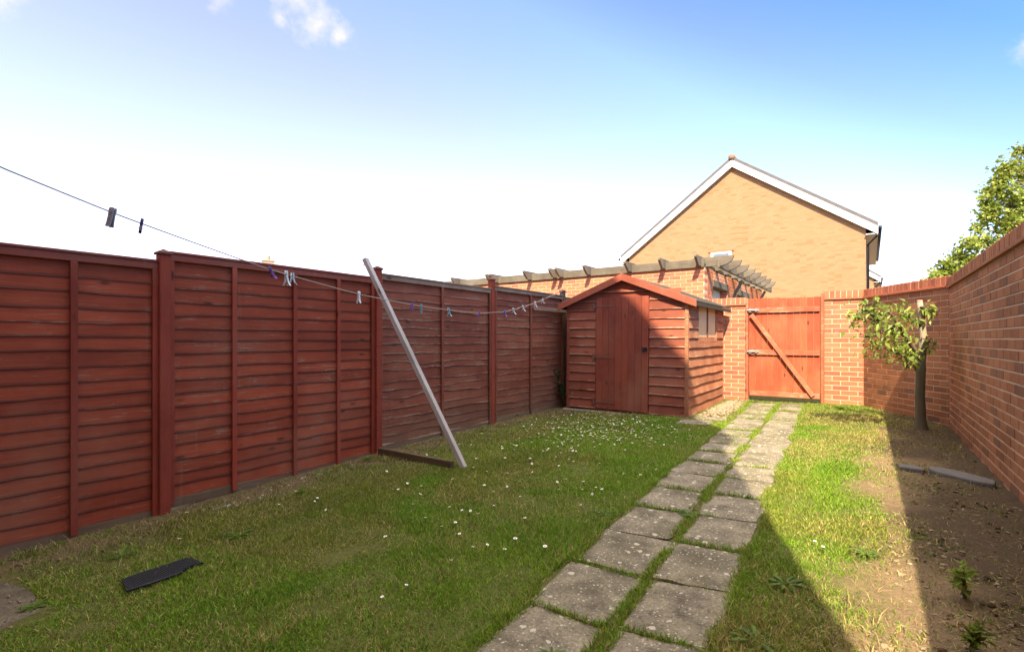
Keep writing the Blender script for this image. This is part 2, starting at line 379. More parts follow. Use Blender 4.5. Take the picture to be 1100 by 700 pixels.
def lawn():
    N = 1500000
    # denser near the camera
    y = -.2 + 9.7*R.random(N)**1.35; x = -4.15 + 4.95*R.random(N)
    keep = np.ones(N, bool)
    xl, xr = pxl(y), pxr(y)
    left = x < xl + (fbm(x, y, 5., 31)-.5)*.10; right = x > xr + (fbm(x, y, 5., 41)-.5)*.10
    d = np.zeros(N)
    nl = fbm(x, y, 1.7, 51); ns = fbm(x, y, 6., 61)
    fence = sstep(-4.05, -3.2, x + (nl-.5)*1.2)
    d = np.where(left, (.16+.84*fence)*(.8+.5*ns), d)
    d = np.where(left & (x < -3.5), d*sstep(.30, .55, ns*(.4+.6*fence)+.22), d)
    gr = sstep(.30, -.24, x + (nl-.5)*.7 - .02*(y-5.5))
    d = np.where(right, gr*(.5+.8*ns) + .05 + .22*sstep(7.0, 8.2, y)*(ns > .45), d)
    d = np.where(right & (x > .1), d*(.35+.65*sstep(.45, .6, nl)), d)
    d = np.where(x > .74, 0, d)
    # bare dips and shed / base footprints
    d = np.where((y > 6.95) & (x < -1.98), 0, d)
    d = np.where((y > 9.36), 0, d)
    dl = (x+.034)*.872 + (y-9.44)*.49
    d = np.where(dl > -.03, 0, d)
    d = np.where((y > 7.0) & (x < -1.5) & (x > -2.0), d*.25*(ns > .5), d)
    for (cx, cy, ux, uy, a, b) in BLK:
        px = (x-cx)*ux+(y-cy)*uy; py = -(x-cx)*uy+(y-cy)*ux
        d = np.where((abs(px) < a) & (abs(py) < b), 0, d)
    keep = R.random(N) < d*.90
    x, y, nl, ns = x[keep], y[keep], nl[keep], ns[keep]; n = len(x)
    isr = x > pxr(y)
    dist = np.hypot(x, y)
    tall = fbm(x, y, 2.6, 71)
    h = (.012+.026*R.random(n))*(.65+.95*tall) + .02*sstep(.62, .8, tall)*R.random(n)
    h *= np.where(isr, .95, 1.0)
    edge = np.minimum(abs(x-pxl(y)), abs(x-pxr(y))); h *= 1+.35*sstep(.12, .0, edge)
    w = (.0026+.0024*R.random(n))*(1+.10*np.clip(dist-2, 0, 6))
    lean = .35+.62*R.random(n)
    cl = (fbm(x, y, 3.1, 131) > .56) & (R.random(n) < .14)
    w = np.where(cl, w*2.0, w); h = np.where(cl, h*.75, h); lean = np.where(cl, .8+.18*R.random(n), lean)
    dry = fbm(x, y, .9, 81)*.55+fbm(x, y, 4.5, 91)*.45
    dryness = sstep(.44, .70, dry + .26*sstep(-2.9, -4.0, x) + .03*isr + .14*sstep(-.2, .3, x) + .1*sstep(6.3, 7., y)*(x < -2))
    f = (R.random(n) < (.05+.50*dryness*np.where(isr, 1.15, .72))).astype(float)[:, None]
    g1 = np.array([.104,.222,.013]); g2 = np.array([.24,.36,.030]); dr = np.array([.42,.335,.12])
    mixg = (R.random(n)*.6 + .8*(fbm(x, y, 1.9, 101)-.3))[:, None].clip(0, 1)
    ol = (sstep(.46, .62, fbm(x, y, 1.2, 141)))[:, None]*.7
    gg = (g1*(1-mixg)+g2*mixg); gg = gg*(1-ol) + ol*gg.mean(1, keepdims=True)*np.array([1.35, 1.42, .24])
    col = gg*(1-f) + f*dr*(.55+.7*R.random(n))[:, None]
    col *= (.6+.8*R.random(n))[:, None]
    col[cl] = (np.array([.10,.19,.022])*(.45+1.1*R.random(cl.sum()))[:, None])
    o = quads_strip(blades(x, y, h, w, lean, None), 'lawn_grass', M['blade'], col)
    tag(o, 'short patchy lawn grass on both sides of the slab path', 'grass', kind='stuff')
    # grass growing in the joints between the slabs
    px, py = [], []
    for (jx, jy, sx, sy, k) in JOINTS:
        m = int(k); px.append(jx + (R.random(m)-.5)*sx); py.append(jy + (R.random(m)-.5)*sy)
    x = np.concatenate(px); y = np.concatenate(py)
    q = fbm(x, y, 3.2, 111); kk = R.random(len(x)) < sstep(.34, .58, q); x, y = x[kk], y[kk]; n = len(x)
    h = .018+.034*R.random(n)*(.5+fbm(x, y, 3., 121)); w = .003+.0024*R.random(n)
    mixg = R.random(n)[:, None]; f = (R.random(n) < .25)[:, None]
    col = np.where(f, dr*(.5+.6*R.random(n))[:, None], g1*(1-mixg)+g2*mixg)
    o = quads_strip(blades(x, y, h, w, .3+.65*R.random(n), None), 'joint_grass', M['blade'], col)
    tag(o, 'grass and moss growing in the joints of the slab path', 'grass', kind='stuff')
    # straw: long dry blades by the fence foot, before the shed and over the bare strip
    xs, ys = [], []
    for (cx, cy, sx, sy, m) in [(-3.75, 6.75, .28, .25, 2600), (-3.3, 6.75, .6, .16, 1800), (-3.95, 5.6, .2, .6, 1500), (-3.9, 4.2, .22, .6, 1300), (-3.7, 2.6, .3, .7, 1500),
                               (-3.95, 1.3, .15, .8, 900), (-3.2, 1.2, .5, .5, 900), (-2.6, 6.96, .6, .06, 1500), (-1.85, 7.6, .1, .6, 700), (-1.6, 8.9, .12, .3, 900), (.2, 8.0, .35, .6, 4200), (-.35, 8.3, .3, .5, 2600), (.3, 6.2, .35, .9, 1800), (.05, 1.9, .2, .7, 1500), (.45, 4., .2, 2., 6000), (.4, 2.2, .2, .7, 3000)]:
        xs.append(cx+R.normal(0, 1, m)*sx); ys.append(cy+R.normal(0, 1, m)*sy)
    x = np.concatenate(xs); y = np.concatenate(ys)
    dl = (x+.034)*.872 + (y-9.44)*.49
    ok = (x > -4.12) & (x < .76) & (y < 9.3) & (dl < -.05) & ~((y > 7.08) & (x < -1.95)) & ~((x > pxl(y)-.02) & (x < pxr(y)+.02)); x, y = x[ok], y[ok]; n = len(x)
    h = .03+.055*R.random(n); w = .0022+.0018*R.random(n)
    col = np.array([.42,.325,.15])*(.45+.8*R.random(n))[:, None]; g = R.random(n) < .22
    col[g] = np.array([.10,.13,.025])*(.6+.8*R.random(g.sum()))[:, None]
    o = quads_strip(blades(x, y, h*np.where(x > .05, .55, 1.), w*np.where(x > .05, .7, 1.), np.where(x > .05, .93+.065*R.random(n), .55+.44*R.random(n)), None), 'dry_grass', M['blade'], col)
    tag(o, 'dry straw-coloured grass by the fence foot and on the bare soil', 'grass', kind='stuff')
JOINTS = []

# ---------------------------------------------------------------- slab path
ORD = ['first','second','third','fourth','fifth','sixth','seventh','eighth','ninth','tenth']
def slab_mesh(w, l, th, seed):
    """a paving slab with worn, slightly uneven edges; top face gridded"""
    r = np.random.default_rng(seed); nx, ny = 9, 10
    u = np.linspace(-1, 1, nx); v = np.linspace(-1, 1, ny); V = []; F = []
    def wob(a): return (vn(a*2.3+seed*3.7, seed*1.3, 1., 5)-.5)*.022
    for j in v:
        for i in u:
            x = i*w/2; y = j*l/2
            x += wob(j)*i*abs(i)**2*1.0; y += wob(i+7)*j*abs(j)**2
            c = max(0, abs(i)+abs(j)-1.86)*.16*(.4+1.6*vn(seed*1.7+i*3, j*3, 1., 8))
            x -= np.sign(i)*c*w/2; y -= np.sign(j)*c*l/2
            e = max(abs(i), abs(j)); z = th - (.005 if e > .99 else 0) + (vn(x*9+seed, y*9, 1., 6)-.5)*.004
            V.append((x, y, z))
    for j in range(ny-1):
        for i in range(nx-1): a = j*nx+i; F.append((a, a+1, a+nx+1, a+nx))
    rim = [i for i in range(nx)] + [j*nx+nx-1 for j in range(1, ny)] + [(ny-1)*nx+i for i in range(nx-2, -1, -1)] + [j*nx for j in range(ny-2, 0, -1)]
    b = len(V)
    for i in rim: V.append((V[i][0]*1.01, V[i][1]*1.01, V[i][2]-.06))
    m = len(rim)
    for k in range(m): F.append((rim[(k+1) % m], rim[k], b+k, b+(k+1) % m))
    return V, F
def add_slab(x, y, w, l, rz, seed, label, group, dz=.006, mat='slab'):
    V, F = slab_mesh(w, l, .0, seed); mb = MB(); mb.add(V, F)
    o = mb.build('paving_slab', M[mat], smooth=True); o.location = G(x, y, dz)
    sx = float(gz(x+.2, y)-gz(x-.2, y))/.4; sy = float(gz(x, y+.2)-gz(x, y-.2))/.4
    o.rotation_euler = (math.atan(sy)+random.uniform(-.014, .014), -math.atan(sx)+random.uniform(-.016, .016), rz)
    m = o.modifiers.new('edge', 'EDGE_SPLIT'); m.split_angle = rad(50)
    tag(o, label, 'paving slab', group)
    return o
def build_path():
    y0 = .99; step = .455; rows = 18
    for c in (0, 1):
        for k in range(rows):
            l = step - (.004+.012*random.random()); ya = y0 + k*step; yc = ya + step/2 + random.uniform(-.012, .012) + (0 if c == 0 else .03)
            if yc > 9.2: continue
            L, Rr = pxl(yc), pxr(yc); mid = (L+Rr)/2 + .015; gap = .034 + .016*math.sin(k*1.7)
            xa, xb = (L, mid-gap/2) if c == 0 else (mid+gap/2, Rr)
            w = xb-xa; x = (xa+xb)/2 + random.uniform(-.008, .008)
            col = 'left' if c == 0 else 'right'
            n_gate = rows-1-k
            vis = k-1
            if n_gate <= 8: where = '%s of the %s row counting from the red gate' % (ORD[n_gate], col)
            elif k: where = '%s of the %s row counting up from the bottom of the photo' % (ORD[k-1], col)
            else: where = 'last of the %s row, beside the house and below the frame' % col
            add_slab(x, yc, w, l, random.uniform(-.02, .02)+.045, 100+c*40+k, 'concrete paving slab, ' + where, 'paving slabs of the garden path')
            JOINTS.append((x, yc+step/2, w, .03, 360))
            if c == 0: JOINTS.append((mid, yc, gap+.035, step, 1000))
            JOINTS.append(((pxl(yc)-.01) if c == 0 else (pxr(yc)+.01), yc, .075, step, 620))
build_path()
add_slab(-1.83, 6.72, .42, .40, .05, 301, 'pale paving slab beside the shed corner, set apart from the path', None, .02)
add_slab(-1.74, 7.12, .40, .30, .03, 302, 'sunlit small slab at the edge of the gravel by the shed wall', None, .02)
add_slab(-3.34, .38, .80, .55, .06, 303, 'dirty concrete slab in the near left corner under weeds', None, .006, 'slab_dirty')

# ---------------------------------------------------------------- fence
def waney(mb, x0, x1, zb, zt, yb, yt, th, amp, seed, n=24, t=None, mi=0, lip=.013):
    """one overlapping board with a wavy lower edge; front is -y; the lower lip takes the next material slot"""
    xs = np.linspace(x0, x1, n+1); a = (fbm(xs, xs*0+seed*.731, 3.0, 7)-.5)*2*amp
    yo = (fbm(xs, xs*0+seed*.41, 2.2, 17)-.5)*amp*.6
    lp = lip*(.35+1.3*fbm(xs, xs*0+seed*.23, 7., 27))
    V = []
    for i, x in enumerate(xs):
        z = zb + a[i]; f = lp[i]/(zt-zb); yl = yb+(yt-yb)*f
        V += [(x, yb-th/2+yo[i], z), (x, yl-th/2+yo[i]*(1-f*.7), z+lp[i]), (x, yt-th/2+yo[i]*.3, zt), (x, yt+th/2, zt), (x, yb+th/2+yo[i], z)]
    F = []; E = []
    for i in range(n):
        b = i*5
        for k in range(5): (E if k in (0, 4) else F).append((b+(k+1) % 5, b+5+(k+1) % 5, b+5+k, b+k))
    F += [(4,3,2,1,0), (n*5, n*5+1, n*5+2, n*5+3, n*5+4)]
    t = t if t is not None else random.random()
    base = len(mb.V); mb.add(V, F, mi, t)
    for f in E: mb.F.append([base+i for i in f]); mb.M.append(mi+1); mb.T.append(t)
def fence_panel(y0, y1, zb, zt, battens, mat, amp, seed, label, xoff=-4.215, rot=0, midrail=None):
    L = y1-y0; H = zt-zb
    root = empty('wooden_fence', (xoff, y0, zb), rad(90)+rot, label, 'fence panel', 'panels of the red timber fence')
    mb = MB(); n = 18; zs = .074; p = (H-zs-.05)/n
    for i in range(n):
        z = zs + i*p
        waney(mb, .012, L-.012, z-.012+random.uniform(-1, 1)*amp*.5, z+p+.02, -.0125, -.0015, .008, amp*random.uniform(.4, 1.5), seed*50+i)
    mb.build('boards', [M[mat], M['lip_old' if mat == 'fence_old' else 'lip']], root)
    mb = MB(); mb.box(0, L, -.016, .012, 0, .072); mb.build('gravel_board', M['gravel_board'], root, .003)
    for b in battens:
        mb = MB(); x = b*L; x = min(max(x, .02), L-.02)
        mb.box(x-.019, x+.019, -.047, -.028, .03, H-.055); mb.build('batten', M['post'] if mat == 'fence' else M['fence_old'], root, .003)
    mb = MB(); mb.beam((0, -.032, H-.03), (L, -.032, H-.03), .022, .05); mb.box(-.005, L+.005, -.052, .02, H-.004, H+.014)
    mb.build('top_rail', M['rail_old'] if mat != 'fence' else M['fence_rail'], root, .003)
    if midrail:
        mb = MB(); mb.box(midrail[0]*L, midrail[1]*L, -.066, -.05, midrail[2], midrail[2]+.06); mb.build('mid_rail', M['rail_old'], root, .003)
    return root
M['fence_rail'] = wood_paint('fence_rail_paint', (.20,.045,.028), (.27,.08,.05), (.24,.18,.11), .6, 0)
def fence_post(x, y, ztop, label, w=.072, mat='post'):
    zb = float(gz(x, y))-.02
    root = empty('fence_post', (x, y, zb), 0, label, 'fence post', 'posts of the red timber fence')
    h = ztop-zb
    mb = MB(); mb.box(-w/2, w/2, -w/2, w/2, 0, h-.045); mb.build('shaft', M[mat], root, .005)
    mb = MB(); c = w/2+.010; z = h-.045
    mb.box(-c, c, -c, c, z, z+.018)
    q = w/2+.008; mb.add([(-q,-q,z+.018),(q,-q,z+.018),(q,q,z+.018),(-q,q,z+.018),(0,0,z+.045)], [(0,1,4),(1,2,4),(2,3,4),(3,0,4)])
    mb.build('cap', M['cap'], root, .002)
    return root
Q5 = (.0, .25, .5, .75, 1.)
fence_panel(-.40, 1.494, .0, 1.856, Q5, 'fence', .013, 1, 'smooth red fence panel nearest the camera, left of the tall capped post')
fence_post(-4.175, 1.525, 1.955, 'thick red fence post with flat cap at the left, between two smooth panels')
fence_panel(1.556, 3.444, .05, 1.93, (0, .25, .53, .77, 1.), 'fence', .014, 2, 'smooth red fence panel with three inner battens behind the clothes line')
fence_post(-4.17, 3.475, 2.065, 'red fence post behind the top of the leaning clothes prop')
fence_panel(3.506, 5.453, .10, 1.98, (0, .5, 1.), 'fence_old', .030, 3, 'wavy worn fence panel behind the leaning clothes prop', rot=rad(.6))
fence_post(-4.215, 5.485, 2.15, 'slim red fence post between the two worn wavy panels')
fence_panel(5.517, 7.41, .14, 2.02, (0, .48, 1.), 'fence_old', .024, 4, 'worn brown fence panel with a grey rail, next to the shed', midrail=(.50, 1.02, 1.60))
fence_post(-4.2, 7.44, 2.14, 'thin grey weathered post holding the far end of the clothes line', .075, 'grey_wood')
fence_panel(7.50, 9.36, .16, 2.0, (0, .5, 1.), 'fence_old', .016, 5, 'half hidden fence panel in the gap left of the shed')
fence_post(-4.175, -.455, 1.93, 'red fence post at the house end of the fence')

# ---------------------------------------------------------------- brick walls (face on local -y side, bricks modelled)
def brick_wall(name, p0, p1, ztop, label, mat, mort, cop=True, zbase=None, t=.215, zmin=None, seed=1, copmat=None, pieces=None):
    p0 = Vector(p0); p1 = Vector(p1); d = p1-p0; L = d.length
    r = random.Random(seed)
    zt = ztop-(.142 if cop else 0); zb0 = (float(min(gz(p0.x, p0.y), gz(p1.x, p1.y)))-.12) if zbase is None else zbase
    n = int(math.ceil((zt-zb0)/.075)); zb = zt-n*.075
    root = empty(name, (p0.x, p0.y, 0), math.atan2(d.y, d.x), label, 'brick wall')
    mb = MB()
    for c in range(n):
        z = zb+c*.075; x = -.1125 if c % 2 else 0.
        while x < L-.02:
            a = max(x, 0)+.0; b = min(x+.215, L)
            if b-a > .03:
                j = r.uniform(-.0015, .0015)
                mb.box(a+.001*(a > 0), b, -.004+j, t+.004+j, z+.0055+r.uniform(-.001, .001), z+.0705+r.uniform(-.001, .001), 0, r.random())
            x += .225
    mb.box(.004, L-.004, 0, t, zb-.1, zt, 1, .5)
    mb.build('bricks', [mat, mort], root, .003)
    if cop:
        mb = MB(); mb.box(-.0, L, -.03, t+.03, zt+.004, zt+.030, 0, .35)
        x = 0.
        while x < L-.01:
            b = min(x+.066, L); j = r.uniform(-.002, .002)
            mb.box(x+.0, b, -.006+j, t+.006+j, zt+.034, ztop+j, 0, r.random()); x += .076
        mb.box(.003, L-.003, -.001, t+.001, zt, ztop-.006, 1, .5)
        mb.build('coping', [copmat or mat, mort], root, .003)
    return root
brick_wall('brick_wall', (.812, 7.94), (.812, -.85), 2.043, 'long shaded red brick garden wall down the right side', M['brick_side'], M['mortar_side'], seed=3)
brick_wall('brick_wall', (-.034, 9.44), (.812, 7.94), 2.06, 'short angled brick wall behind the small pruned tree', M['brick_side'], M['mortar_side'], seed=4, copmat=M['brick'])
brick_wall('brick_wall', (-.555, 9.44), (-.036, 9.44), 2.06, 'narrow sunlit brick wall to the right of the red gate', M['brick'], M['mortar'], seed=5)
brick_wall('brick_wall', (-4.3, 9.44), (-1.705, 9.44), 2.02, 'sunlit brick wall between the shed and the red gate', M['brick'], M['mortar'], seed=6)

# ---------------------------------------------------------------- gate
def build_gate():
    x0, x1, y = -1.66, -.60, 9.43; zb, zt = .33, 1.985
    root = empty('garden_gate', (x0, y, zb), 0, 'closed red timber garden gate with a diagonal brace between brick walls', 'gate')
    W = x1-x0; H = zt-zb
    mb = MB(); n = 11; g = W/n
    for i in range(n):
        mb.box(i*g+.0015, (i+1)*g-.0030, 0, .018, random.uniform(-.004, .004), H+random.uniform(-.004, .004)+.008*math.sin(i*.6))
    mb.build('boards', M['gate'], root, .003)
    for z in (H-.245, H-.955, .005):
        mb = MB(); mb.box(.015, W-.012, -.034, -.002, z, z+.085); mb.build('rail', M['gate_rail'], root, .005)
    mb = MB(); mb.beam((.06, -.05, H-.26), (W-.13, -.05, .075), .03, .085, (0, -1, 0)); mb.V = mb.V
    mb = MB(); mb.beam((.05, -.051, H-.27), (W-.10, -.051, .05), .066, .03, (0, -1, 0)); mb.build('brace', M['gate_rail'], root, .004)
    for z in (H-.215, H-.92):
        mb = MB(); mb.box(-.02, .17, -.046, -.036, z, z+.038); mb.box(.01, .05, -.058, -.046, z-.012, z+.05)
        mb.tube([(-.015,-.062,z+.02),(.15,-.062,z+.02)], .009, 8); mb.box(.11, .14, -.07, -.046, z-.006, z+.046)
        mb.build('bolt', M['galv'], root, .002)
    for x, zt2, lab in ((x0-.024, 1.99, 'slim red gate post beside the hinges on the left of the gate'), (x1+.022, 2.03, 'slim red gate post on the right of the gate by the sunlit brick wall')):
        r = empty('gate_post', (x, y, .2), 0, lab, 'gate post', 'posts of the garden gate')
        mb = MB(); mb.box(-.02, .02, -.03, .05, 0, zt2-.2); mb.build('shaft', M['gate_rail'], r, .004)
build_gate()

# ---------------------------------------------------------------- shed
def build_shed():
    W, D = 1.87, 2.10; zb = .205
    base = MB(); base.box(-.06, W+.10, -.07, D+.05, -.12, .018)
    b = base.build('shed_base', M['base_concrete'], None, .01); b.location = (-3.93, 7.12, zb-.03)
    tag(b, 'thin concrete base under the red shed', 'concrete base')
    root = empty('garden_shed', (-3.92, 7.12, zb), rad(.3), 'small red timber shed with boarded window and apex felt roof', 'shed')
    root.rotation_euler = (0, rad(.5), rad(.3))
    He = 1.665; Hp = 2.03; dx0, dx1 = .495, 1.325; Hd = 1.735; p = .137
    def gab(x): return Hp-(Hp-He)*abs(x-W/2)/(W/2)
    mb = MB()                                # front wall cladding
    i = 0; z = .03
    while z < Hp-.05:
        zt = z+p+.018
        if z < Hd-.02:
            segs = [(.01, dx0-.009), (dx1+.010, W-.01)]
            zt2 = min(zt, Hd+.3)
        else: segs = [(.01, W-.01)]
        for (a, c) in segs:
            if z >= He-.02:                  # trim to the gable
                k = (Hp-z-.02)*(W/2)/(Hp-He); a, c = max(a, W/2-k+.02), min(c, W/2+k-.02)
                if c-a < .1: continue
            ztt = min(zt, gab(a)-.01) if z >= He-.1 else zt
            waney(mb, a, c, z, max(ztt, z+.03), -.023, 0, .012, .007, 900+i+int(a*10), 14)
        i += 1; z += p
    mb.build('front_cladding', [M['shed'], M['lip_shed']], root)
    mb = MB(); mb.prism([(0,.004,0),(W,.004,0),(W,.004,He-.01),(W/2,.004,Hp-.02),(0,.004,He-.01)], (0,.015,0))
    mb.prism([(0,D-.015,0),(W,D-.015,0),(W,D-.015,He-.01),(W/2,D-.015,Hp-.02),(0,D-.015,He-.01)], (0,.015,0))
    mb.box(0, .015, .019, D-.016, 0, He-.01); mb.build('wall_lining', M['shed_door'], root)
    # right side wall with window opening
    wy0, wy1, wz0, wz1 = .52, 1.62, 1.09, 1.635
    mb = MB(); i = 0; z = .03
    while z < He-.02:
        zt = min(z+p+.018, He)
        segs = [(.01, D-.01)] if z < wz0-.06 else [(.01, wy0-.03), (wy1+.03, D-.01)]
        for (a, c) in segs: waney(mb, a, c, z, zt, -.025, 0, .012, .014 if z < wz0-.06 else .006, 700+i+int(a*7), 20)
        i += 1; z += p
    # local -y of the strip -> outward +x of the shed
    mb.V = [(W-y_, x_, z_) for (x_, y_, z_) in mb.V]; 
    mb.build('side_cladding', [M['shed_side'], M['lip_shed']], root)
    mb = MB(); mb.box(W-.018, W-.002, .02, wy0-.01, 0, He-.01); mb.box(W-.018, W-.002, wy1+.01, D-.016, 0, He-.01); mb.box(W-.018, W-.002, wy0-.01, wy1+.01, 0, wz0-.01)
    mb.build('side_lining', M['shed_side'], root)
    wf = MB()
    wf.box(W-.02, W+.022, wy0-.03, wy1+.03, wz0-.05, wz0-.004); wf.box(W-.02, W+.018, wy0-.03, wy0, wz0-.004, wz1+.03); wf.box(W-.02, W+.018, wy1, wy1+.03, wz0-.004, wz1+.03)
    win = wf.build('window', M['shed_side'], root, .003)
    mb = MB(); mid = (wy0+wy1)/2+.02
    for a, c in ((wy0+.002, mid-.03), (mid+.03, wy1-.002)):
        mb = MB(); mb.box(W-.012, W-.004, a, c, wz0-.002, wz1+.028); mb.build('pane', M['tan'], win)
    mb = MB(); mb.box(W-.016, W+.008, mid-.029, mid+.029, wz0-.003, wz1+.028); mb.build('mullion', M['cap'], win, .002)
    # corner trims
    for (x, y) in ((.0, -.0), (W, -.0)):
        mb = MB(); mb.box(x-.018 if x == 0 else x-.028, x+.028 if x == 0 else x+.02, -.030, .02, .0, gab(max(x, .0))-.03); mb.build('corner_trim', M['shed_side'] if x else M['shed'], root, .003)
    mb = MB(); mb.box(W-.02, W+.02, D-.03, D+.01, 0, He-.02); mb.build('corner_trim', M['shed_side'], root, .003)
    # door
    mb = MB(); n = 8; g = (dx1-dx0)/n
    for k in range(n): mb.box(dx0+k*g+.0012, dx0+(k+1)*g-.0012, -.034, -.018, .035, Hd)
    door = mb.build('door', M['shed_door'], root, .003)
    for z in (.13, .82, 1.60):
        mb = MB(); mb.hexa([(dx0-.03,-.041,z-.014),(dx0+.30,-.041,z-.008),(dx0+.30,-.036,z-.008),(dx0-.03,-.036,z-.014)], [(dx0-.03,-.041,z+.014),(dx0+.30,-.041,z+.008),(dx0+.30,-.036,z+.008),(dx0-.03,-.036,z+.014)])
        mb.box(dx0-.055, dx0-.02, -.043, -.030, z-.05, z+.05)
        mb.build('hinge', M['hinge'], door, .001)
    mb = MB(); mb.box(dx1-.09, dx1-.015, -.042, -.035, .93, .985); mb.box(dx1-.07, dx1-.05, -.07, -.042, .95, .965); mb.box(dx1-.075, dx1-.035, -.075, -.06, .915, .952)
    mb.build('padlock', M['iron'], door, .003)
    # roof
    th = math.atan2(Hp-He, W/2); ov = .13; e0, e1 = -.085, D+.07
    for s in (-1, 1):
        mb = MB(); xe = W/2+s*(W/2+ov); ze = Hp-(Hp-He)*(W/2+ov)/(W/2)
        A = [(W/2, e0, Hp+.01), (xe, e0, ze+.01), (xe, e1, ze+.01), (W/2, e1, Hp+.01)]
        mb.hexa(A if s < 0 else A[::-1], [(x, y, z+.022) for x, y, z in (A if s < 0 else A[::-1])])
        mb.box(min(xe, xe-s*.02), max(xe, xe-s*.02), e0+.012, e1, ze-.045, ze+.006)
        mb.build('roof', M['felt'], root, .004)
        # bargeboard: sloping board at the front
        mb = MB(); h = .105
        xb = W/2+s*(W/2+ov+.015); zb_ = Hp-(Hp-He)*(W/2+ov+.015)/(W/2)
        F0 = [(W/2, -.107, Hp-h+.045), (xb, -.107, zb_-h+.045), (xb, -.107, zb_+.045), (W/2, -.107, Hp+.045)]
        mb.prism(F0 if s > 0 else F0[::-1], (0, .021, 0)); mb.build('bargeboard', M['barge'], root, .003)
    for y in (.05, D-.1):
        mb = MB(); mb.box(.03, W-.03, y, y+.07, -.05, .0); mb.build('bearer', M['gravel_board'], root)
M['hinge'] = plain('hinge_metal', (.20,.085,.055), .6, .2)
build_shed()

# ---------------------------------------------------------------- garage with pergola beams behind the shed
def build_garage():
    X1 = -2.59; Y0 = 10.2; ZT = 2.72
    gar = empty('brick_garage', (X1, Y0, 0), 0, 'long low brick garage with grey timber rafters behind the fence and shed', 'garage')
    r = brick_wall('front_wall', (-12.5, Y0), (X1, Y0), ZT, None, M['brick_garage'], M['mortar'], cop=False, zbase=1.2, seed=8)
    r2 = brick_wall('pier', (X1-.0, Y0+.22), (X1-.0, Y0+.65), ZT, None, M['brick_garage'], M['mortar'], cop=False, zbase=1.2, seed=9)
    r3 = brick_wall('pier', (X1, Y0+2.0), (X1, Y0+3.0), ZT, None, M['brick_garage'], M['mortar'], cop=False, zbase=1.2, seed=10)
    r4 = brick_wall('pier', (X1, Y0+4.6), (X1, Y0+6.6), ZT, None, M['brick_garage'], M['mortar'], cop=False, zbase=1.2, seed=11)
    bodies = []
    for q, nm in ((r, 'front_wall'), (r2, 'pier'), (r3, 'pier'), (r4, 'pier')):
        for ch in list(q.children):
            ch.parent = gar; ch.location = (q.location.x-X1, q.location.y-Y0, 0); ch.rotation_euler = (0, 0, q.rotation_euler.z); ch.name = nm
        bpy.data.objects.remove(q)
    mb = MB(); mb.box(-9.9, -.02, .25, 6.6, -.1, 1.25); mb.box(-9.9, -.35, .3, 6.6, 1.25, 2.6); mb.build('core_wall', M['house_red'], gar)
    for (a, b) in ((.66, 1.99), (3.01, 4.59)):
        mb = MB(); n = int((b-a)/.11); g = (b-a)/n
        for k in range(n): mb.box(-.20, -.16, a+k*g+.002, a+(k+1)*g-.002, .2, 2.38)
        mb.build('door', M['pale_door'], gar, .003)
        mb = MB(); mb.box(-.19, .02, a-.008+.01, b-.002, 2.385, 2.52); mb.build('lintel', M['grey_wood_y'], gar, .004)
        mb = MB(); mb.box(-.2, .0, a+.002, b-.002, 2.525, 2.70); mb.build('door_head', M['house_red'], gar)
    # pergola on the garage: edge beams on top of the wall, rafters with cut ends
    zt = 2.88
    mb = MB(); mb.box(-9.9, .0, -.05, .0, ZT-.02, zt-.015); mb.build('front_beam', M['grey_wood'], gar, .004)
    mb = MB(); mb.box(.222, .27, .05, 6.6, ZT-.03, zt-.03); mb.build('side_beam', M['grey_wood_y'], gar, .004)
    mb = MB(); mb.box(-9.9, .0, .02, 6.6, ZT+.003, ZT+.06); mb.build('roof', M['felt'], gar)
    for px in (-8.87+2.59, -7.72+2.59, -7.45+2.59-.15, -6.60+2.59, -5.90+2.59, -5.73+2.59, -5.03+2.59, -4.08+2.59, -3.36+2.59, -2.66+2.59):
        mb = MB(); w = .048; z0, z1 = ZT, zt+.03
        poly = [(px-w/2, .3, z0), (px-w/2, .3, z1), (px-w/2, -.40, z1), (px-w/2, -.40, z1-.045), (px-w/2, -.22, z0)]
        mb.prism(poly, (w, 0, 0)); mb.build('rafter', M['grey_wood_y'], gar, .003)
    for i in range(8):
        y = .06 + i*.775; mb = MB(); w = .05; z0, z1 = ZT-.0, zt+.025
        if i == 0: y += .03
        poly = [(-.25, y, z0), (.30, y, z0), (.40, y, z0+.03), (.48, y, z0+.085), (.52, y, z1), (-.25, y, z1)]
        mb.prism(poly, (0, w, 0)); mb.build('rafter', M['grey_wood'], gar, .003)
    for y in (2.4, 5.6):                       # brackets carrying the side beam
        mb = MB(); mb.beam((.02, y, 2.25), (.24, y, 2.66), .06, .07, (0, 1, 0)); mb.build('bracket', M['grey_wood'], gar, .003)
build_garage()

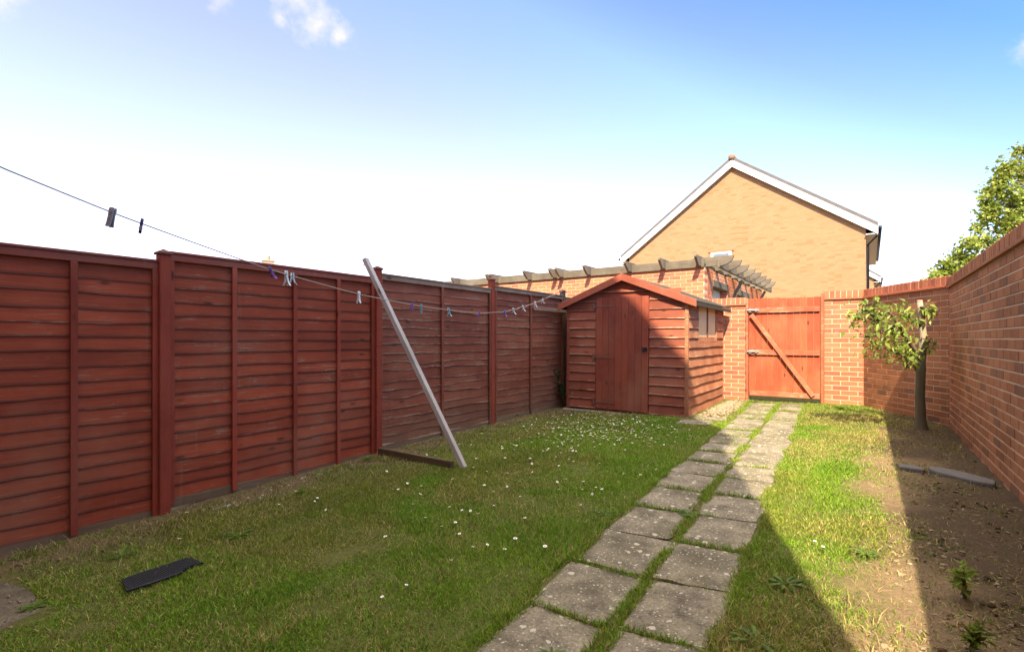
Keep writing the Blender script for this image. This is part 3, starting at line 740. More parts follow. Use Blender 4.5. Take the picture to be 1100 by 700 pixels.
# ---------------------------------------------------------------- houses beyond
def gable_house(p_left, p_right, depth, zes, zp, label, window=True, rz_only=None, wall='house_brick', downpipe=True):
    pl = Vector((*p_left, 0)); pr = Vector((*p_right, 0)); d = pr-pl; W = d.length
    root = empty('house', pl, math.atan2(d.y, d.x), label, 'house')
    ov = .35; zel, zer = zes
    wx0, wx1 = ov, W-ov
    mb = MB(); P = [(wx0,0,0),(wx1,0,0),(wx1,0,zer+.05),(W/2,0,zp-.22),(wx0,0,zel+.05)]
    mb.prism(P, (0, depth, 0)); mb.build('wall', M[wall], root)
    for s in (-1, 1):
        xe = W/2+s*W/2; ze = zel if s < 0 else zer; sl = (zp-ze)/(W/2)
        A = [(W/2,-.16,zp), (xe,-.16,ze), (xe,depth+.16,ze), (W/2,depth+.16,zp)]
        if s > 0: A = A[::-1]
        mb = MB(); mb.hexa(A, [(x, y, z+.15) for x, y, z in A]); mb.build('roof', M['tiles'], root)
        B = [(W/2,-.175,zp-.27), (xe,-.175,ze-.27), (xe,-.175,ze+.0), (W/2,-.175,zp+.0)]
        mb = MB(); mb.prism(B if s > 0 else B[::-1], (0, .03, 0)); mb.build('bargeboard', M['white'], root, .004)
        x1 = wx1 if s > 0 else wx0
        mb = MB(); mb.box(min(x1, xe-s*.03), max(x1, xe-s*.03), -.14, depth, ze-.25, ze-.225); mb.box(min(xe-s*.03, xe), max(xe-s*.03, xe), -.14, depth, ze-.27, ze-.01); mb.build('soffit', M['white'], root)
        S = [(W/2,-.14,zp-.26), (xe-s*.36,-.14,ze-.26+.35*sl), (xe-s*.36,-.14,ze-.25+.35*sl), (W/2,-.14,zp-.25)]
        mb = MB(); mb.prism(S if s > 0 else S[::-1], (0, .138, 0)); mb.build('verge_soffit', M['pale_door'], root)
        mb = MB(); gx = xe+s*.055
        mb.tube([(gx, -.15, ze-.03), (gx, depth, ze-.03)], .06, 10); mb.build('gutter', M['black_plastic'], root, smooth=True)
        if s > 0 and downpipe:
            mb = MB(); mb.tube([(gx, .25, ze-.06), (gx-.02, .25, ze-.2), (wx1+.06, .25, ze-.55), (wx1+.06, .25, 0)], .04, 10); mb.build('downpipe', M['black_plastic'], root, smooth=True)
    mb = MB(); mb.tube([(W/2, -.2, zp+.12), (W/2, depth+.2, zp+.12)], .13, 10); mb.build('ridge_tile', M['ridge'], root, smooth=True)
    if window:
        cx, z0, z1, hw = window
        mb = MB()
        for (a, b, c, e) in ((cx-hw, cx+hw, z1-.09, z1), (cx-hw, cx+hw, z0, z0+.09), (cx-hw, cx-hw+.09, z0+.09, z1-.09), (cx+hw-.09, cx+hw, z0+.09, z1-.09)):
            mb.box(a, b, -.03, .02, c, e)
        w = mb.build('window', M['white'], root, .004)
        mb = MB(); mb.box(cx-hw+.09, cx+hw-.09, -.012, -.006, z0+.09, z1-.09); mb.build('pane', M['glass'], w)
        mb = MB(); mb.box(cx-hw-.1, cx+hw+.1, -.04, .0, z1+.004, z1+.075); mb.build('lintel', M['brick_garage'], w)
    return root
gable_house((-9.28, 22.), (.33, 21.95), 9., (5.0, 5.25), 8.56, 'buff brick house with a plain gable and white bargeboards beyond the gate', window=(4.36, 3.85, 4.90, .40))
gable_house((-7.6, 40.), (.75, 39.95), 9., (5.2, 5.2), 8.2, 'far house whose roof edge shows just behind the buff gable', window=None, downpipe=True)
# far house behind the fence: only its chimney shows
def far_house():
    d = 42.; k = (288-550)/540; c, s = math.cos(TH), math.sin(TH)
    X = k*d; v, u = X*c-d*s, X*s+d*c
    root = empty('house', (v, u, 0), TH+.5, 'distant house with a yellow chimney showing over the red fence', 'house')
    W, D = 7., 9.; ze, zp = 4.6, 6.55
    mb = MB(); mb.prism([(-W/2,-D/2,0),(W/2,-D/2,0),(W/2,-D/2,ze),(0,-D/2,zp-.1),(-W/2,-D/2,ze)], (0,D,0)); mb.build('wall', M['house_brick'], root)
    mb = MB()
    for q in (-1, 1):
        A = [(0,-D/2-.1,zp),(q*(W/2+.3),-D/2-.1,ze-.1),(q*(W/2+.3),D/2+.1,ze-.1),(0,D/2+.1,zp)]
        if q > 0: A = A[::-1]
        mb.hexa(A, [(x, y, z+.09) for x, y, z in A])
    rf = mb.build('roof', M['tiles'], root)
    mb = MB(); mb.box(-.45, .45, -.35, .35, zp-.4, 7.75); mb.box(-.5, .5, -.4, .4, 7.75, 7.85); mb.tube([(0, 0, 7.8), (0, 0, 8.25)], .16, 10)
    mb.build('chimney', M['yellow_pot'], rf, .01)
far_house()

# the house the photographer stands behind: it shades the lawn
def near_house():
    U = -.90; o = .5/.955
    root = empty('house', (0, U, 0), 0, 'tall terraced house at the near end of the garden', 'house')
    k = SUN_A*o
    xm = .78+k; zm = 8.58+o; sl = 1.075; Wm = 8.4; xa = xm-Wm; xp = xm-Wm/2; zp = zm+sl*Wm/2
    mb = MB(); mb.prism([(xa,0,0),(xm,0,0),(xm,0,zm),(xp,0,zp),(xa,0,zm)], (0,-9,0)); mb.build('wall', M['house_red'], root)
    for s in (-1, 1):
        xe = xp+s*(Wm/2+.05); ze = zm-sl*.05
        A = [(xp,.06,zp+.02),(xe,.06,ze+.02),(xe,-9.1,ze+.02),(xp,-9.1,zp+.02)]
        if s < 0: A = A[::-1]
        mb = MB(); mb.hexa(A, [(x, y, z+.06) for x, y, z in A]); mb.build('roof', M['tiles'], root)
    xl = .89+k; zl = 6.6+o
    mb = MB(); mb.box(xm, xl, -5, -.0, 0, zl); mb.build('side_wing', M['house_red'], root)
    mb = MB(); mb.hexa([(xm,-5.2,zl+.02),(xl+.16,-5.2,zl+.0),(xl+.16,.0,zl+.0),(xm,.0,zl+.02)], [(xm,-5.2,zl+1.35),(xl+.14,-5.2,zl+.72),(xl+.14,-.0,zl+.72),(xm,-.0,zl+1.35)])
    mb.build('roof', M['tiles'], root)
    for (x, z, w, h) in ((-1.2, .25, 1.6, 2.1), (-4.6, 1.0, 1.4, 1.1), (-1.6, 3.6, 1.2, 1.2), (-4.8, 3.6, 1.2, 1.2), (-3.2, 6.4, 1.2, 1.2)):
        mb = MB()
        for (a, b, c, e) in ((x, x+w, z, z+.07), (x, x+w, z+h-.07, z+h), (x, x+.07, z+.07, z+h-.07), (x+w-.07, x+w, z+.07, z+h-.07), (x+w/2-.03, x+w/2+.03, z+.07, z+h-.07)): mb.box(a, b, -.02, .05, c, e)
        wd = mb.build('window', M['white'], root, .004)
        mb = MB(); mb.box(x+.07, x+w-.07, .005, .012, z+.07, z+h-.07); mb.build('pane', M['glass'], wd)
near_house()

# ---------------------------------------------------------------- clothes line, pegs, prop
LP = [(-.9, 2.36), (.405, 1.912), (.757, 1.83), (1.556, 1.687), (2.286, 1.616), (3.086, 1.588), (4.17, 1.577), (4.863, 1.620), (5.9, 1.80), (6.98, 2.035), (7.42, 2.125)]
def line_pt(u):
    us = [p[0] for p in LP]; zs = [p[1] for p in LP]
    co = np.polyfit(us, zs, 5) ; z = float(np.polyval(co, u))*.4 + float(np.interp(u, us, zs))*.6
    return Vector((-2.2-1.95/8.35*(u+.9), u, z))
def build_line():
    root = empty('clothes_line', (-2.2, -.88, 2.36), 0, 'thin clothes line slung across the garden from house to the far fence post', 'clothes line')
    org = Vector((-2.2, -.88, 2.36))
    us = np.linspace(-.88, 7.42, 90)
    mb = MB(); mb.tube([line_pt(u)-org for u in us], .0032, 6); mb.build('cord', M['line'], root, smooth=True)
    mb = MB(); P = []
    for i, u in enumerate(np.linspace(5.0, 7.40, 90)):
        a = i*.55; P.append(line_pt(u)-org+Vector((.008*math.cos(a), 0, .008*math.sin(a)-.006)))
    mb.tube(P, .002, 5); mb.build('twisted_end', M['line'], root, smooth=True)
    mb = MB(); mb.tube([(0,-.02,0),(0,.015,0),(0,.03,.012),(0,.03,.025)], .004, 6); mb.build('hook', M['galv'], root)
    # pegs
    def peg(u, colour, label, tilt=0, turn=0, size=.070, open_=.13, colour2=None, wd=.0058):
        p = line_pt(u)
        r = empty('clothes_peg', p, turn, label, 'clothes peg', 'pegs on the clothes line')
        r.rotation_euler = (tilt, tilt*.4, turn+.2)
        for s in (-1, 1):
            mb = MB(); L = size*.9; w = wd
            prof = [(.0035, .016), (.0075, .022), (.0105, .008), (.0085, -.012), (.0095+open_*.03, -L*.55), (.012+open_*.09, -L+.016), (.007+open_*.09, -L+.016), (.0035+open_*.03, -L*.55), (.002, -.012), (.003, .004)]
            mb.prism([(x*s, -w, z) for x, z in (prof if s > 0 else prof[::-1])], (0, 2*w, 0))
            mb.build('prong', M['peg_'+(colour if s > 0 or not colour2 else colour2)], r, .001)
        mb = MB(); mb.tube([(-.011,0,-.022),(0,-.0075,-.022),(.011,0,-.022),(0,.0075,-.022),(-.011,0,-.0225)], .0016, 5); mb.build('spring', M['galv'], r)
    peg(.757, 'grey', 'large grey clothes peg highest on the line against the sky', .16, 1.9, .086, .0, wd=.0105)
    peg(.87, 'plum', 'dark plum clothes peg second from the left against the sky', -.15, -.5, .06, .25)
    peg(1.545, 'purple', 'splayed purple peg in front of the fence top', .5, -.3, .075, .25)
    peg(1.655, 'white', 'white peg clipped on beside an aqua one', .1, .0, .092, .22, 'white')
    peg(1.70, 'aqua', 'pale aqua peg touching a white one', -.15, .5, .080, .2, 'white')
    peg(2.29, 'white', 'lone white peg left of the leaning prop', -.05, -.2, .090, .12)
    peg(2.94, 'purple', 'slim purple peg just right of the leaning prop', .0, .9, .085, .0)
    peg(3.086, 'teal', 'bright teal peg right beside a purple one', .0, -.9, .085, .0)
    peg(3.55, 'teal', 'two-tone teal and white peg hanging open', .2, -.4, .085, .35, 'white')
    peg(4.19, 'purple', 'small purple peg left of the slim fence post', .0, .8, .07, .0)
    peg(4.88, 'blue', 'blue-violet peg at the start of the twisted cord', .3, -.3, .08, .25)
    peg(5.15, 'white', 'white peg next to the blue-violet one', .35, -.2, .085, .3)
    peg(5.48, 'white', 'white peg in the middle of the twisted end of the line', .4, -.3, .085, .3)
    peg(5.95, 'white', 'white peg second from the grey end post', .1, -.3, .085, .3)
    peg(6.28, 'white', 'white peg nearest the grey end post', .1, .2, .085, .2)
build_line()
def build_prop():
    b = Vector(G(-2.945, 3.43, .0)); t = Vector((-4.02, 3.20, 2.085)); d = t-b
    r = empty('clothes_prop', b, 0, 'pale squared timber prop leaning from the lawn to the fence', 'clothes prop')
    r.rotation_mode = 'QUATERNION'; r.rotation_quaternion = d.to_track_quat('Z', 'Y')
    L = d.length
    mb = MB(); mb.box(-.028, .028, -.022, .022, 0, L); mb.build('pole', M['prop_wood'], r, .003)
    mb = MB(); mb.tube([(0, -.02, L-.06), (.035, -.035, L-.05), (.03, -.04, L-.02)], .004, 6); mb.build('line_hook', M['galv'], r)
    mb = MB(); mb.beam(G(-4.10, 3.44, .035), G(-3.02, 3.36, .03), .035, .075)
    o = mb.build('edging_board', M['bark_board'], None, .004); tag(o, 'dark timber board lying on the grass between fence post and prop foot', 'board')
build_prop()

# ---------------------------------------------------------------- trees, plants
def leaf_cards(C, size, colA, colB, name, parent, outward=None, long=1.0, droop=0., mat='leaf', seed=3):
    """C (n,3) -> folded leaves of 4 faces with a pointed tip"""
    r = np.random.default_rng(seed); n = len(C)
    d = r.normal(size=(n, 3)); 
    if outward is not None: d = d*.75 + outward
    d[:, 2] -= droop; d /= np.linalg.norm(d, axis=1)[:, None]
    up = np.array([0, 0, 1.])+r.normal(size=(n, 3))*.45
    s = np.cross(d, up); s /= np.linalg.norm(s, axis=1)[:, None]+1e-6; nn = np.cross(s, d)
    L = size*(.65+.7*r.random(n))[:, None]; W = L*.36/long
    P = np.empty((n, 6, 3))
    P[:,0] = C; P[:,1] = C+d*L*.40+s*W-nn*L*.0; P[:,2] = C+d*L*.45+nn*(-L*.12)*1.0; P[:,3] = C+d*L*.40-s*W
    P[:,4] = C+d*L-nn*L*.12; P[:,5] = C+d*L*.75
    P[:,1] += nn*L*.06; P[:,3] += nn*L*.06
    b = np.arange(n)*6
    T = np.stack([b, b+1, b+2, b, b+2, b+3, b+1, b+4, b+2, b+2, b+4, b+3], 1)
    loops = T.ravel(); m = n*4
    mixf = r.random(n)[:, None]; col = np.array(colA)*(1-mixf)+np.array(colB)*mixf; col *= (.7+.6*r.random(n))[:, None]
    return mesh_np(name, P.reshape(-1, 3), loops, np.arange(m)*3, np.full(m, 3), M[mat], parent, vcol=np.repeat(col, 6, 0))
def big_tree():
    base = Vector((3.0, 15.2, .2))
    root = empty('tree', base, 0, 'leafy tree standing behind the brick wall at the right', 'tree')
    r = np.random.default_rng(5)
    clumps = []                               # centre, radius
    def px(p_x, p_y, Z, rr):
        k = (p_x-550)/540; X = k*Z; c, s = math.cos(TH), math.sin(TH)
        return (X*c-Z*s, X*s+Z*c, CAMZ+(364-p_y)*Z/540, rr)
    clumps = [px(*a) for a in [(1105,185,11.2,.38),(1082,180,11.0,.26),(1070,205,11.0,.30),(1098,215,10.8,.40),(1125,210,11.5,.7),(1140,170,11.5,.6),(1062,232,11.0,.26),(1085,240,10.8,.36),(1110,250,11.0,.5),
              (1055,258,10.9,.24),(1040,262,10.8,.20),(1070,268,10.8,.32),(1030,275,11.0,.24),(1045,285,10.8,.34),(1018,288,11.0,.20),(1008,296,11.0,.17),(1060,290,11.0,.4),(1090,285,11.2,.5),(1025,298,11.0,.3),(998,303,11.0,.12),(1003,300,10.9,.16),(1014,283,11.0,.14),(1064,222,11.,.2),(1076,192,11.,.2),(1130,260,11.5,.8),(1095,162,11.1,.16),(1050,245,11.0,.13),(1058,215,11.0,.12),(1130,310,11.3,.8),(1080,320,11.2,.7),(1170,220,12,1.0),(1180,300,12,1.0)]]
    C = []; O = []
    for (x, y, z, rr) in clumps:
        m = int(600*(rr/.3)**2*.8); d = r.normal(size=(m, 3)); d /= np.linalg.norm(d, axis=1)[:, None]
        q = rr*(r.random(m)**.6)[:, None]*(1+.35*np.sin(d[:, :1]*7+d[:, 1:2]*5)); p = np.array([x, y, z])+d*q*np.array([1, 1, .85])
        C.append(p); O.append(d*.5)
    C = np.concatenate(C)-np.array(base); O = np.concatenate(O)
    leaf_cards(C, .078, (.16,.235,.03), (.38,.40,.085), 'crown', root, O, .85, .25, seed=8)
    mb = MB(); mb.tube([(0,0,-.2),(.05,-.05,1.2),(0,0,2.2),(.1,-.1,3.4),(.0,.0,4.6)], [.2,.17,.14,.09,.03], 10)
    for (x, y, z, rr) in clumps[::1]:
        e = Vector((x, y, z))-base; zz = max(.9, min(4.2, e.z-.55)); st = Vector((.04, -.03, zz))
        mb.tube([st, (st+e)/2+Vector((0, 0, .12)), e], [.035, .02, .006], 6)
    mb.build('trunk', M['bark'], root, smooth=True)
big_tree()
def small_tree():
    bx, by = .515, 7.50; base = Vector(G(bx, by, -.02))
    root = empty('tree', base, 0, 'small hard-pruned tree with bright leaves before the angled wall', 'tree')
    mb = MB(); mb.tube([(0,0,-.03),(0,0,.03),(.0,0,.10),(-.01,0,.4),(0,0,.72),(.005,0,.86)], [.084,.074,.053,.047,.046,.040], 12)
    mb.build('trunk', M['bark'], root, smooth=True)
    c, s = math.cos(TH), math.sin(TH)
    def at(px, py, dz=0.):                     # a point near the trunk's own depth, seen at the given pixel
        Z = 540/92.+dz; X = (px-550)/540*Z
        return Vector((X*c-Z*s, X*s+Z*c, CAMZ+(364-py)*Z/540)) - base
    mb = MB(); mb.tube([at(989,384),at(992,362),at(990,340),at(988,324)], [.05,.036,.03,.028], 10); mb.build('limb', M['bark_pale'], root, smooth=True)
    mb = MB(); a = at(988, 323.5); mb.tube([a, a+Vector((0,0,.012))], [.029,.027], 10); mb.build('cut_end', M['cut'], root)
    mb = MB()
    tw = [((988,388,0),(972,372,-.1),(950,350,-.2),(930,340,-.3),(914,347,-.3)), ((988,388,0),(975,365,-.15),(958,338,-.3),(940,325,-.35)), ((988,388,0),(978,380,-.2),(962,378,-.35),(945,372,-.4)),
          ((989,350,0),(978,342,-.1),(970,335,-.1),(962,330,.0)), ((988,330,0),(996,330,-.1),(1004,334,-.1)), ((988,388,0),(980,385,-.25),(972,395,-.3)), ((988,380,0),(970,360,.15),(950,342,.2),(935,330,.2)), ((960,350,-.2),(940,360,-.3),(925,362,-.35)), ((988,388,0),(996,372,-.05),(998,366,-.05)),((950,350,-.2),(928,330,-.25),(912,352,-.3))]
    C = []; O = []; r = np.random.default_rng(12)
    for t in tw:
        P = [at(*q) for q in t]; n = len(P)
        mb.tube(P, [.016*(1-i/n)+.003 for i in range(n)], 6)
        m = 46 if n > 3 else 22
        for i in range(m):
            f = (.28+.72*r.random())*(n-1); j = min(int(f), n-2); q = P[j].lerp(P[j+1], f-j)
            C.append(np.array(q)+r.normal(size=3)*.035); O.append(np.array((P[j+1]-P[j]).normalized())*.5)
    mb.build('branches', M['bark'], root, smooth=True)
    for (x, y, dz, sg, m) in ((945,345,-.25,.13,95),(960,365,-.3,.13,100),(972,384,-.3,.08,45),(930,335,-.25,.09,50),(978,342,-.1,.08,46),(997,335,-.05,.045,20),(950,372,-.35,.10,45)):
        q = np.array(at(x, y, dz)); C += list(q+r.normal(size=(m, 3))*sg*np.array([1,1,.75])); O += [np.array([-.25,-.35,-.05])]*m
    leaf_cards(np.array(C), .072, (.13,.205,.03), (.32,.36,.078), 'crown', root, np.array(O), 1.55, .2, seed=14)
small_tree()
def rosette(x, y, n, L, seed, label, h=.6, col=((.055,.125,.012), (.13,.21,.025)), wide=.62, name='weed', cat='weed'):
    o0 = Vector(G(x, y, .004)); r = np.random.default_rng(seed); mb = MB(); V = []; F = []; CC = []
    n = int(n*1.5)
    for i in range(n):
        a = i*2.399+r.random()*.6; l = L*.62*(.6+.6*r.random()); e = h*(.3+.9*r.random()); w = l*.17*wide
        d = np.array([math.cos(a), math.sin(a), 0]); s = np.array([-d[1], d[0], 0])
        prof = [(0, .15, 0), (.35, .75, e*.35), (.65, 1., e*.45), (.85, .6, e*.42), (1., .05, e*.3)]
        b = len(V); c = np.array(col[0])*(1-(q := r.random()))+np.array(col[1])*q
        for (f, ww, z) in prof:
            wob = 1+.25*math.sin(f*19+i)
            for k in (-1, 0, 1):
                V.append(d*l*f + s*k*w*ww*wob + np.array([0, 0, z*l + abs(k)*w*.25])); CC.append(c)
        for j in range(4):
            for k in (0, 1): p = b+j*3+k; F.append((p, p+1, p+4, p+3))
    st = np.arange(len(F))*4
    o = mesh_np(name, V, np.array(F).ravel(), st, np.full(len(F), 4), M['leaf'], vcol=CC, smooth=True); o.location = o0
    return tag(o, label, cat, 'weeds in the garden')
WEEDS = [(-3.98, 3.2, 9, .15, 'pale broad-leaved weed at the foot of the fence beside the post', .9), (-1.38, 3.02, 12, .13, 'flat dark rosette weed at the left edge of the path', .25), (-.93, 3.25, 13, .12, 'dandelion weed growing between slabs mid path', .35),
         (-.30, 2.55, 12, .13, 'bushy weed on the right edge of the path, in shade', .5), (-.33, 2.05, 12, .15, 'broad weed at the right edge of the path near the bottom', .4), (-.25, 1.62, 11, .15, 'lowest broad weed right of the path', .4),
         (-3.12, .62, 11, .10, 'weed by the concrete slab in the near left corner', .5), (-3.05, .42, 9, .11, 'weed growing over the near left concrete slab', .6), (-3.15, 1.55, 12, .15, 'weed in the lawn before the tall left fence post', .5),
         (-3.6, 2.3, 13, .16, 'weed clump in the lawn below the smooth fence panel', .55), (-3.45, 1.05, 9, .13, 'small weed at the foot of the nearest fence panel', .9), (-1.55, 9.1, 12, .16, 'sunlit weed by the gate post on the left', .8),
         (.0, 3.05, 12, .11, 'small green weed on the bare strip in the sun', .5), (-.2, 5.2, 10, .12, 'sunlit weed at the right edge of the path halfway up', .5), (-.32, 8.9, 14, .16, 'weed clump below the sunlit wall right of the gate', .9), (-.95, 1.6, 9, .1, 'weed sprouting in the centre joint near the bottom', .9)]
for i, (x, y, n, L, lab, h) in enumerate(WEEDS): rosette(x, y, n, L, 50+i, lab, h)
def seedling(x, y, h, seed, label, nl=16, L=.10, cols=((.10,.16,.025), (.24,.28,.05))):
    r = np.random.default_rng(seed); root = empty('plant', G(x, y), 0, label, 'plant')
    mb = MB(); C = []; O = []
    for k in range(4):
        a = r.random()*6.28; top = Vector((math.cos(a)*h*.35, math.sin(a)*h*.35, h*(.7+.4*r.random())))
        mb.tube([(0,0,-.02), top*.5+Vector((0,0,h*.08)), top], [.005,.004,.002], 5)
        for i in range(nl//4*2):
            f = .3+.7*r.random(); C.append(np.array(top)*f+r.normal(size=3)*.01); O.append(np.array([math.cos(a+i*2.4), math.sin(a+i*2.4), .5]))
    mb.build('stem', M['bark'], root); leaf_cards(np.array(C), L, *cols, 'leaves', root, np.array(O), 1.6, .0, seed=seed)
seedling(.33, 2.74, .15, 71, 'upright young plant with pointed leaves on the shaded soil', 34, .042, ((.16,.24,.04), (.34,.40,.08)))
seedling(.29, 2.33, .08, 72, 'low leafy plant at the bottom of the shaded soil strip', 40, .035)
seedling(-4.02, 7.25, .75, 73, 'dark climbing plant in the gap between fence and shed', 60, .07, ((.03,.06,.012), (.07,.10,.02)))
def daisies():
    V = []; F = []; Mi = []; n = 11
    mb = MB()
    for i in range(n):
        a = 2*math.pi*i/n; d = Vector((math.cos(a), math.sin(a), 0)); s = Vector((-d.y, d.x, 0)); r1, r2 = .004, .0125
        mb.add([d*r1-s*.0016+Vector((0,0,.0)), d*r2*.8-s*.0030+Vector((0,0,.0022)), d*r2+Vector((0,0,.002)), d*r2*.8+s*.0030+Vector((0,0,.0022)), d*r1+s*.0016], [(0,1,2,3,4)], 0)
    mb.tube([(0,0,-.002),(0,0,.002),(0,0,.004)], [.0048,.0048,.002], 8, 1); mb.tube([(0,0,-.045),(0,0,-.001)], .0009, 4, 2)
    first = None; r = np.random.default_rng(77); pts = []
    for (cx, cy, sx, sy, m) in [(-2.55, 5.3, .5, .8, 140), (-2.9, 6.2, .4, .35, 64), (-2.2, 4.2, .4, .6, 34), (-3.2, 4.6, .35, .7, 34), (-1.9, 3.2, .4, .5, 16), (-2.3, 2.5, .6, .5, 26), (-1.75, 2.1, .25, .4, 9), (-3.5, 1.9, .3, .5, 8)]:
        pts += list(np.stack([cx+r.normal(size=m)*sx, cy+r.normal(size=m)*sy], 1))
    for (x, y) in pts:
        if x < -3.95 or x > pxl(y)-.08 or y > 6.85 or y < .9: continue
        if first is None:
            o = first = mb.build('daisy', [M['petal'], M['pollen'], M['blade']])
        else: o = first.copy(); COL.objects.link(o)
        o.location = G(x, y, .030+.014*r.random()); sz = .6+.42*r.random(); o.scale = (sz, sz, sz)
        o.rotation_euler = (r.normal()*.3-.05, r.normal()*.3, r.random()*6)
        tag(o, 'small white daisy open in the lawn between fence and path', 'daisy', 'daisies in the lawn')
    mb2 = MB(); q = 0
    while q < 260:
        x, y = -2.65+r.normal()*.5, 5.75+r.normal()*.6
        if x < -3.9 or x > pxl(y)-.08 or y > 6.85: continue
        q += 1; c0 = Vector(G(x, y, .03+.014*r.random())); sz = .7+.4*r.random()
        k0 = 10; P = [c0+Vector((math.cos(t)*.0115*sz*(1 if j % 2 else .72), math.sin(t)*.0115*sz*(1 if j % 2 else .72), .002)) for j, t in enumerate(np.arange(k0)*2*math.pi/k0)]
        mb2.add(P, [tuple(range(k0))], 0); mb2.tube([c0+Vector((0,0,.001)), c0+Vector((0,0,.005))], [.0045*sz, .002*sz], 6, 1); mb2.tube([c0-Vector((0,0,.04)), c0+Vector((0,0,.001))], .0009, 4, 2)
    tag(mb2.build('daisies', [M['petal'], M['pollen'], M['blade']]), 'thick drift of tiny daisies in the lawn before the shed', 'daisies', kind='stuff')
    for i, (x, y, lab) in enumerate([(-.18, 2.98, 'white daisy in the sunlit grass right of the path'), (-.22, 3.04, 'white daisy close beside another in sunlit grass')]):
        o = first.copy(); COL.objects.link(o); o.location = G(x, y, .04); tag(o, 'white daisy in the sunlit grass right of the path', 'daisy', 'daisies right of the path')
daisies()

# ---------------------------------------------------------------- small things on the ground
def stones(name, spots, label, cat, mat, seed, kind='stuff', flat=.6):
    r = np.random.default_rng(seed); mb = MB()
    ico = [(0,0,1)] + [(math.cos(a)*.89, math.sin(a)*.89, .45) for a in np.arange(5)*1.2566] + [(math.cos(a)*.89, math.sin(a)*.89, -.45) for a in np.arange(5)*1.2566+.628] + [(0,0,-1)]
    fi = [(0,1,2),(0,2,3),(0,3,4),(0,4,5),(0,5,1),(1,6,2),(2,7,3),(3,8,4),(4,9,5),(5,10,1),(2,6,7),(3,7,8),(4,8,9),(5,9,10),(1,10,6),(6,11,7),(7,11,8),(8,11,9),(9,11,10),(10,11,6)]
    for (cx, cy, sx, sy, m, s0, s1, zz) in spots:
        for _ in range(m):
            x, y = cx+r.normal()*sx, cy+r.normal()*sy; s = s0+(s1-s0)*r.random()**2
            if x > .78 or x < -4.14 or (x < -1.97 and y > 7.05): continue
            hz = zz*math.exp(-((x-cx)/(sx*1.6))**2-((y-cy)/(sy*1.6))**2)
            o = np.array(G(x, y, hz)); a = r.random()*6.28; sc_ = np.array([1., .6+.4*r.random(), flat])*s
            V = [(v*(1+.25*r.normal())) for v in np.array(ico)]
            V = [np.array([v[0]*math.cos(a)-v[1]*math.sin(a), v[0]*math.sin(a)+v[1]*math.cos(a), v[2]])*sc_+o for v in V]
            mb.add(V, fi)
    o = mb.build(name, M[mat], smooth=False); return tag(o, label, cat, kind=kind)
stones('gravel', [(-1.78, 8.0, .085, .5, 900, .006, .03, .05), (-1.78, 8.8, .09, .25, 300, .006, .026, .03)], 'heap of pale gravel and rubble along the sunny shed wall', 'gravel', 'gravel_m', 5)
stones('pebbles', [(-3.93, 1.85, .07, .12, 34, .008, .018, .0), (-4.0, 2.55, .05, .2, 24, .01, .02, 0)], 'loose white pebbles at the foot of the fence', 'pebbles', 'flint', 6)
stones('soil_debris', [(.35, 3.5, .28, 1.7, 700, .004, .014, 0), (.3, 1.9, .3, .6, 300, .003, .012, 0), (-3.9, 3, .15, 1.6, 200, .004, .012, 0), (-3.2, .5, .3, .2, 90, .003, .012, .012)], 'small stones and crumbs scattered on the bare soil', 'debris', 'gravel_m', 7)
stones('soil_clods', [(.45, 3.6, .2, 1.7, 700, .003, .014, 0), (.42, 2., .2, .6, 300, .003, .013, 0), (-3.9, 2.5, .15, 1.6, 500, .004, .016, 0)], 'crumbly clods of brown soil on the bare strip', 'soil', 'soil', 9, flat=.75)
def stone_block(pts, h, label, name='stone_slab'):
    mb = MB(); P = []; n = len(pts)
    for (x, y) in pts: P.append(Vector((x, y, float(gz(x, y))-.03)))
    mb.prism(P, (0, 0, h+.03)); o = mb.build(name, M['soil_stone'], None, .012, seg=2)
    return tag(o, label, 'stone')
stone_block([(.40,5.21),(.47,5.27),(.61,5.18),(.70,5.07),(.765,4.99),(.74,4.86),(.66,4.88),(.57,4.95),(.48,5.03),(.42,5.10)], .03, 'grey stone slab half sunk in soil against the long brick wall')
stone_block([(.21,5.24),(.30,5.25),(.385,5.18),(.37,5.10),(.22,5.13)], .025, 'small grey stone just left of the sunken slab')
def mat_thing():
    c = np.array([-2.95, 1.07]); ax = np.array([.05, .9987]); ay = np.array([-.9987, .05]); mb = MB()
    L, W = .345, .205; nx, ny = 36, 21
    rr = random.Random(4)
    zc = lambda p: float(gz(*p))+.018
    P = [(-.5,-.46),(-.2,-.52),(.18,-.48),(.22,-.3),(.36,-.22),(.5,-.30),(.47,.15),(.42,.5),(.1,.46),(-.2,.5),(-.42,.40),(-.46,0)]
    mb.prism([Vector((*(c+ax*a*L+ay*b*W), zc(c+ax*a*L+ay*b*W))) for a, b in P], (0, 0, .008))
    for i in range(nx):
        for j in range(ny):
            a, b = (i+.5)/nx-.5, (j+.5)/ny-.5
            if b < -.42+max(0, (a-.15))*.7 or abs(a) > .46 or b > .42: continue
            p = c+ax*a*L+ay*b*W; z = zc(p)+.008; s = .0036
            mb.add([(p[0]-s,p[1],z),(p[0],p[1]-s,z),(p[0]+s,p[1],z),(p[0],p[1]+s,z),(p[0],p[1],z+.0045)], [(0,1,4),(1,2,4),(2,3,4),(3,0,4)])
    o = mb.build('rubber_mat', M['rubber']); tag(o, 'small black studded rubber mat lying in the lawn', 'mat')
    BLK.append((c[0], c[1], ax[0], ax[1], L*.40, W*.34))
mat_thing()
BLK.append((-3.30, .40, 1, 0, .38, .26)); BLK.append((-1.83, 6.72, 1, 0, .2, .19)); BLK.append((-1.74, 7.12, 1, 0, .19, .14))
lawn()

